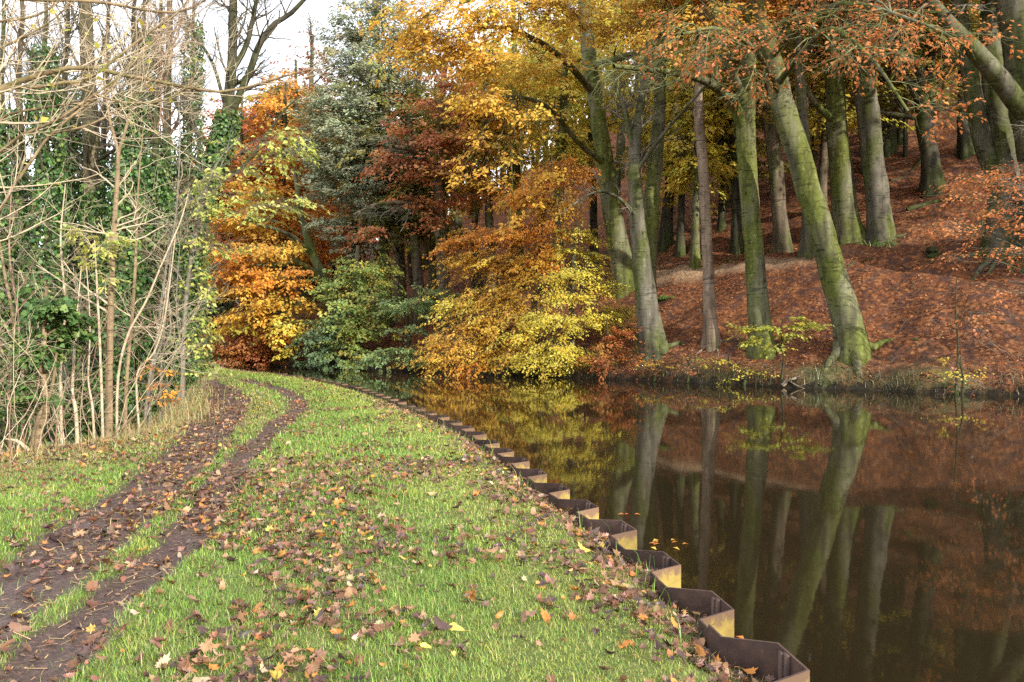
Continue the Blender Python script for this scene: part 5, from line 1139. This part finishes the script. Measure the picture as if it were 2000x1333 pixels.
# tangled bare shrubs at the near end
for i, (x, D, top, n, mat, lab) in enumerate(((30, 9.6, 560, 8, 'twig_red', 'tangle of reddish bare shoots at the left edge in front of the ivy mound'), (110, 10.8, 480, 11, 'twig_red', 'reddish bare shrub behind the ivy mound'), (165, 12, 520, 8, 'twig_pale', 'pale bare shrub left of the thickest pale sapling'), (-30, 8.8, 470, 7, 'twig_pale', 'sunlit bare shrub cut by the left edge'), (250, 13.6, 600, 6, 'twig_grey', 'grey bare brushwood at the foot of the slim upright stem'), (300, 15.5, 620, 6, 'twig_grey', 'grey brushwood at the verge behind the orange seedling'), (70, 13, 440, 9, 'twig_pale', 'tall bare bush filling the gap above the ivy mound'))):
    rg = R_(460 + i); X = (x - CX) / F * D; b = A([X, D, float(near_z(A([X]), A([D]))[0])])
    root = thing('bare_shrub', lab, 'shrub', tuple(b), 'bare shrubs in the thicket'); H = (HY - top) / F * D + EYE - b[2]
    mb, m2 = MB(), MB(); a = rg.uniform(0, 6.28, n)
    P, R = grow(b + np.stack([np.cos(a), np.sin(a), 0 * a], 1) * rg.uniform(0, .7, n)[:, None], np.stack([np.cos(a) * .35, np.sin(a) * .35, np.ones(n)], 1) + rg.normal(0, .1, (n, 3)), H * rg.uniform(.6, 1.1, n), rg.uniform(.005, .010, n), np.full(n, .0025), 12, .17, .03, rg)
    mb.tubes(P, R, 5); twigs(m2, P, R, [(5, .7, .5, .9, .16, .05, 5, 3), (3, .4, .6, .8, .2, .02, 4, 3)], rg)
    part('stems', mb, M[mat], root); part('twigs', m2, M[mat], root)
# saplings further in: one built, the rest copied
rg = R_(480); first = None
for i in range(14):
    for _ in range(40):
        Y = rg.uniform(12, 30); X = np.interp(Y, EDGE[:, 1][40:90], EDGE[:, 0][40:90]) - rg.uniform(.5, 5.5)
        if CX + X / Y * F > -60: break
    z = float(near_z(A([X]), A([Y]))[0])
    if i < 3:
        root = thing('thicket_sapling', 'thin bare sapling deep in the tangle between the ivy columns', 'sapling', (X, Y, z), 'thin saplings deep in the thicket')
        m1, m2 = MB(), MB(); P, R = grow(A([[X, Y, z]]), A([[rg.normal(0, .08), rg.normal(0, .08), 1.]]), A([rg.uniform(6, 8.5)]), A([.04]), A([.008]), 16, .06, .02, rg)
        m1.tubes(P, R, 6); twigs(m2, P, R, [(16, 1.6, .5, .8, .14, .04, 6, 3, .12), (4, .8, .55, .8, .18, .03, 4, 3), (2, .4, .7, .8, .2, 0, 3, 3)], rg)
        part('trunk', m1, M['twig_grey'], root); part('twigs', m2, M[('twig_grey', 'twig_pale', 'twig_red')[i]], root); first = (first or []) + [root]
    else:
        src = first[i % 3]; o = src.copy(); COL.objects.link(o); o.location = (X, Y, z); o.rotation_euler = (0, 0, rg.uniform(0, 6.28)); o.scale = (1, 1, rg.uniform(.8, 1.2))
        for ch in src.children:
            c = ch.copy(); COL.objects.link(c); c.parent = o

# a sycamore just outside the left edge whose long pale boughs cross the view
t = nt('sycamore_tree', 'long pale bare boughs with upturned twigs sweeping across from the left edge', 'tree', [(-260, 0, 60), (-250, 500, 46), (-235, 250, 40), (-220, 50, 34), (-210, -150, 24)], 'bark_pale', 490, 7.2)
BW = [[(-245, 300, 22), (-120, 220, 17), (0, 178, 12), (50, 157, 10), (100, 143, 9), (150, 133, 8.5), (190, 136, 8), (235, 148, 7.5), (310, 161, 7), (370, 174, 6), (440, 181, 5.5), (500, 168, 5), (560, 150, 4), (612, 137, 3), (645, 136, 2)],
      [(-120, 218, 9), (15, 175, 8), (70, 173, 7), (130, 163, 6.5), (168, 160, 6), (203, 137, 5.5), (240, 108, 5), (300, 62, 4), (345, 32, 3), (380, -10, 2)],
      [(-240, 420, 18), (-100, 360, 10), (0, 300, 6), (45, 266, 5.5), (110, 240, 5), (160, 207, 5), (195, 183, 4.5), (245, 147, 4), (300, 90, 3), (335, 55, 2)],
      [(-245, 560, 16), (-90, 490, 9), (0, 413, 6), (30, 365, 6), (62, 322, 5.5), (100, 268, 5), (165, 212, 4.5), (205, 185, 4), (245, 150, 3), (285, 105, 2)],
      [(-215, 0, 18), (-80, -10, 9), (60, 2, 7), (160, 4, 6.5), (230, 11, 6), (300, 24, 5.5), (345, 26, 5), (385, 15, 4), (430, -15, 2)],
      [(-225, 120, 14), (-80, 65, 7), (0, 47, 5.5), (50, 41, 5), (90, 28, 4), (130, 2, 2)],
      [(98, 145, 5), (140, 166, 4.5), (190, 187, 4.5), (245, 203, 4), (300, 203, 3.5), (340, 190, 3), (385, 160, 2)],
      [(108, 262, 4), (170, 248, 4), (225, 222, 3.5), (275, 185, 3), (330, 160, 2)],
      [(-230, 200, 14), (-90, 140, 7), (0, 98, 5), (60, 70, 4), (110, 40, 3), (140, 10, 2)],
      [(-240, 480, 12), (-90, 330, 6), (0, 235, 4.5), (70, 215, 4), (140, 205, 3), (200, 200, 2)]]
o = []
for L in BW:
    q = t.limb([(x, y, w, 0 if j == 0 else -.3 + .0012 * x) for j, (x, y, w) in enumerate(L)], k=7, fork=1 if L[0][0] < -200 else None)
    u = t.bare_twigs([(15, 1.15, .42, .75, .055, .07, 8, 4, .2), (3, .5, .6, .7, .07, .09, 5, 3), (1, .2, .8, .8, .1, .08, 4, 3)], P=q[0], R=q[1]); o.append(u[1][0])
k = np.concatenate(o); k = k[t.rg.random(len(k)) < .16]; leaf_sprays(t.leaf, k[:, 4:], 2, .075, .04, YELLOW + LIME, t.rg, wl=.8)
t.finish(twigmat='twig_pale')

# lime leaved young tree hanging over the bend
t = nt('elm_sapling', 'slender young tree with drooping lime green leaves at the thicket edge by the bend', 'sapling', [(356, 0, 9), (360, 640, 8), (372, 520, 7), (392, 420, 6), (420, 330, 5), (470, 270, 3)], 'twig_grey', 495, 16.5, flare=.2, sides=8)
for (x, y, dD, ra, rb, n) in ((570, 265, -1, .35, .18, 12), (535, 285, -1, .4, .22, 14), (595, 295, -1, .22, .14, 8), (545, 315, -1, .3, .2, 9), (430, 345, -.5, .5, .25, 14), (490, 340, -.6, .4, .18, 10), (465, 385, -.6, .6, .2, 14), (550, 405, -1, .5, .12, 12), (590, 395, -1, .25, .1, 7), (420, 410, -.3, .5, .25, 14), (500, 420, -.6, .45, .15, 8), (400, 470, 0, .45, .25, 12), (435, 490, -.3, .45, .2, 9), (385, 540, 0, .35, .25, 11), (410, 570, 0, .35, .2, 9), (388, 620, 0, .3, .25, 13), (372, 665, 0, .25, .2, 11), (400, 650, 0, .2, .15, 6), (380, 715, .2, .25, .12, 6), (420, 715, -.3, .2, .05, 3), (450, 290, 0, .4, .2, 8), (395, 380, 0, .4, .25, 8)):
    t.clump(x, y, dD, ra, rb, LIME, n, 9, .115, .5, .13, .35, thick=.012, sides=4, wl=.55, jit=.5)
t.bare_twigs([(18, 1.5, .6, .9, .14, -.05, 6, 3), (6, .7, .6, .8, .16, -.03, 4, 3), (3, .3, .8, .8, .2, 0, 3, 3)], .2, 1.)
t.finish(twigmat='twig_grey')
t = nt('willow_shrub', 'sprig of pale yellow green leaves halfway up the thickest pale sapling', 'shrub', [(200, 0, 6), (196, 700, 5), (190, 560, 4), (186, 470, 2)], 'twig_pale', 496, 12, flare=.2, sides=6)
for (x, y, ra, rb, n) in ((165, 470, .2, .14, 9), (225, 465, .2, .1, 9), (205, 490, .2, .14, 9), (175, 510, .22, .14, 8), (150, 450, .1, .12, 4), (210, 540, .2, .14, 4)): t.clump(x, y, 0, ra, rb, LIME + [((.66, .62, .18), 3)], n, 9, .10, .28, .08, .3, thick=.008, sides=4, wl=.4, jit=.5)
t.finish()
t = nt('beech_sapling', 'small seedling with bright orange leaves at the verge under the grey whips', 'sapling', [(312, 0, 4), (312, 800, 3), (316, 730, 2)], 'twig_grey', 497, 13.6, flare=.2, sides=6)
for (x, y, n) in ((300, 715, 6), (325, 725, 7), (310, 750, 7), (335, 765, 5), (300, 775, 5), (320, 785, 4)): t.clump(x, y, 0, .16, .05, ORANGE, n, 8, .07, .25, .07, .1, thick=.006, sides=4)
t.finish()
# broken pale branch lying at the foot of the mound
D = 9.5; rg = R_(498); Q = smooth_line([px(10, 858, D), px(32, 862, D), px(45, 872, D), px(55, 882, D)], 10); z = near_z(Q[:, 0], Q[:, 1]); Q[:, 2] = np.maximum(Q[:, 2], z + .03)
mb = MB(); mb.tubes(Q[None], np.linspace(.012, .03, 10)[None], 7); root = thing('fallen_branch', 'snapped pale branch lying on the verge beside the stems of the ivy mound', 'fallen branch', tuple(Q[-1])); part('stem', mb, M['twig_pale'], root, smooth=True)
# low bramble growth along the foot of the thicket
def bramble():
    rg = R_(499); n = 9000; k = rg.integers(42, 88, n); f = rg.random(n)[:, None]; P = EDGE[k] * (1 - f) + EDGE[k + 1] * f
    X = P[:, 0] - rg.uniform(.1, 2.2, n) ** 1.0; Y = P[:, 1] + rg.normal(0, .5, n); kk = (fbm(X * 1.2, Y * 1.2, 95) > .5) & (X > -.8 * Y); X, Y = X[kk], Y[kk]; n = len(X)
    z = near_z(X, Y) + rg.random(n) ** 1.5 * .75 * fbm(X * 1.7, Y * 1.7, 96)
    a = rg.uniform(0, 6.28, n); mb = MB(); L = .085 * rg.uniform(.6, 1.3, n)
    mb.leaves(np.stack([X, Y, z], 1), np.stack([np.cos(a), np.sin(a), rg.normal(-.2, .4, n)], 1), nrm(A([.3, -.5, .8]) + rg.normal(0, .5, (n, 3))), L, L * .7, pick(IVY + [((.2, .24, .07), 3), ((.3, .2, .1), 2)], n, rg, .25))
    single('brambles', mb, M['leaf'], kind='stuff')
bramble()
# ------------------------------------------------------------------ camera, sky, sun
cam = bpy.data.cameras.new('camera'); co = bpy.data.objects.new('camera', cam); COL.objects.link(co)
co.location = (0, 0, EYE); co.rotation_euler = (math.pi / 2 - math.atan(16.5 / F), 0, 0)
cam.sensor_width = 36; cam.lens = F / 2000 * 36; cam.clip_start = .05; cam.clip_end = 3000
SC.camera = co
AZ, EL = math.atan2(.66, -.75), math.radians(22)
sd = Vector((math.sin(AZ) * math.cos(EL), math.cos(AZ) * math.cos(EL), math.sin(EL)))
su = bpy.data.lights.new('sun', 'SUN'); su.energy = SUN_E; su.angle = math.radians(.6); su.color = (1, .93, .80)
so = bpy.data.objects.new('sun', su); COL.objects.link(so); so.rotation_euler = sd.to_track_quat('Z', 'Y').to_euler()
w = bpy.data.worlds.new('World'); SC.world = w; w.use_nodes = True
nt = w.node_tree; nt.nodes.clear()
sky = nt.nodes.new('ShaderNodeTexSky'); sky.sky_type = 'NISHITA'; sky.sun_disc = False; sky.sun_elevation = EL; sky.sun_rotation = AZ
bg = nt.nodes.new('ShaderNodeBackground'); bg.inputs[1].default_value = SKY_E
cl = nt.nodes.new('ShaderNodeBackground'); cl.inputs[0].default_value = (.97, .98, 1, 1); cl.inputs[1].default_value = CLOUD_E
tc = nt.nodes.new('ShaderNodeTexCoord'); mp = nt.nodes.new('ShaderNodeMapping'); mp.inputs['Scale'].default_value = (1.2, 1.2, 3)
no = nt.nodes.new('ShaderNodeTexNoise'); no.inputs['Scale'].default_value = 1.6; no.inputs['Detail'].default_value = 7; no.inputs['Roughness'].default_value = .6
rp = nt.nodes.new('ShaderNodeValToRGB'); rp.color_ramp.elements[0].position = .36; rp.color_ramp.elements[1].position = .56; rp.color_ramp.elements[0].color = (.35, .35, .35, 1)
mx = nt.nodes.new('ShaderNodeMixShader'); wo = nt.nodes.new('ShaderNodeOutputWorld')
for a, b in ((tc.outputs['Generated'], mp.inputs[0]), (mp.outputs[0], no.inputs['Vector']), (no.outputs[0], rp.inputs[0]), (rp.outputs[0], mx.inputs[0]), (sky.outputs[0], bg.inputs[0]), (bg.outputs[0], mx.inputs[1]), (cl.outputs[0], mx.inputs[2]), (mx.outputs[0], wo.inputs[0])):
    nt.links.new(a, b)
SC.view_settings.view_transform = 'Standard'; SC.view_settings.look = 'None'; SC.view_settings.exposure = EXPO; SC.view_settings.gamma = 1
SC.render.engine = 'CYCLES'
cy = SC.cycles; cy.max_bounces = 8; cy.diffuse_bounces = 4; cy.glossy_bounces = 3; cy.transmission_bounces = 4; cy.use_denoising = False
cy.use_adaptive_sampling = True; cy.adaptive_threshold = .015; cy.sample_clamp_indirect = 6; cy.caustics_reflective = False; cy.caustics_refractive = False
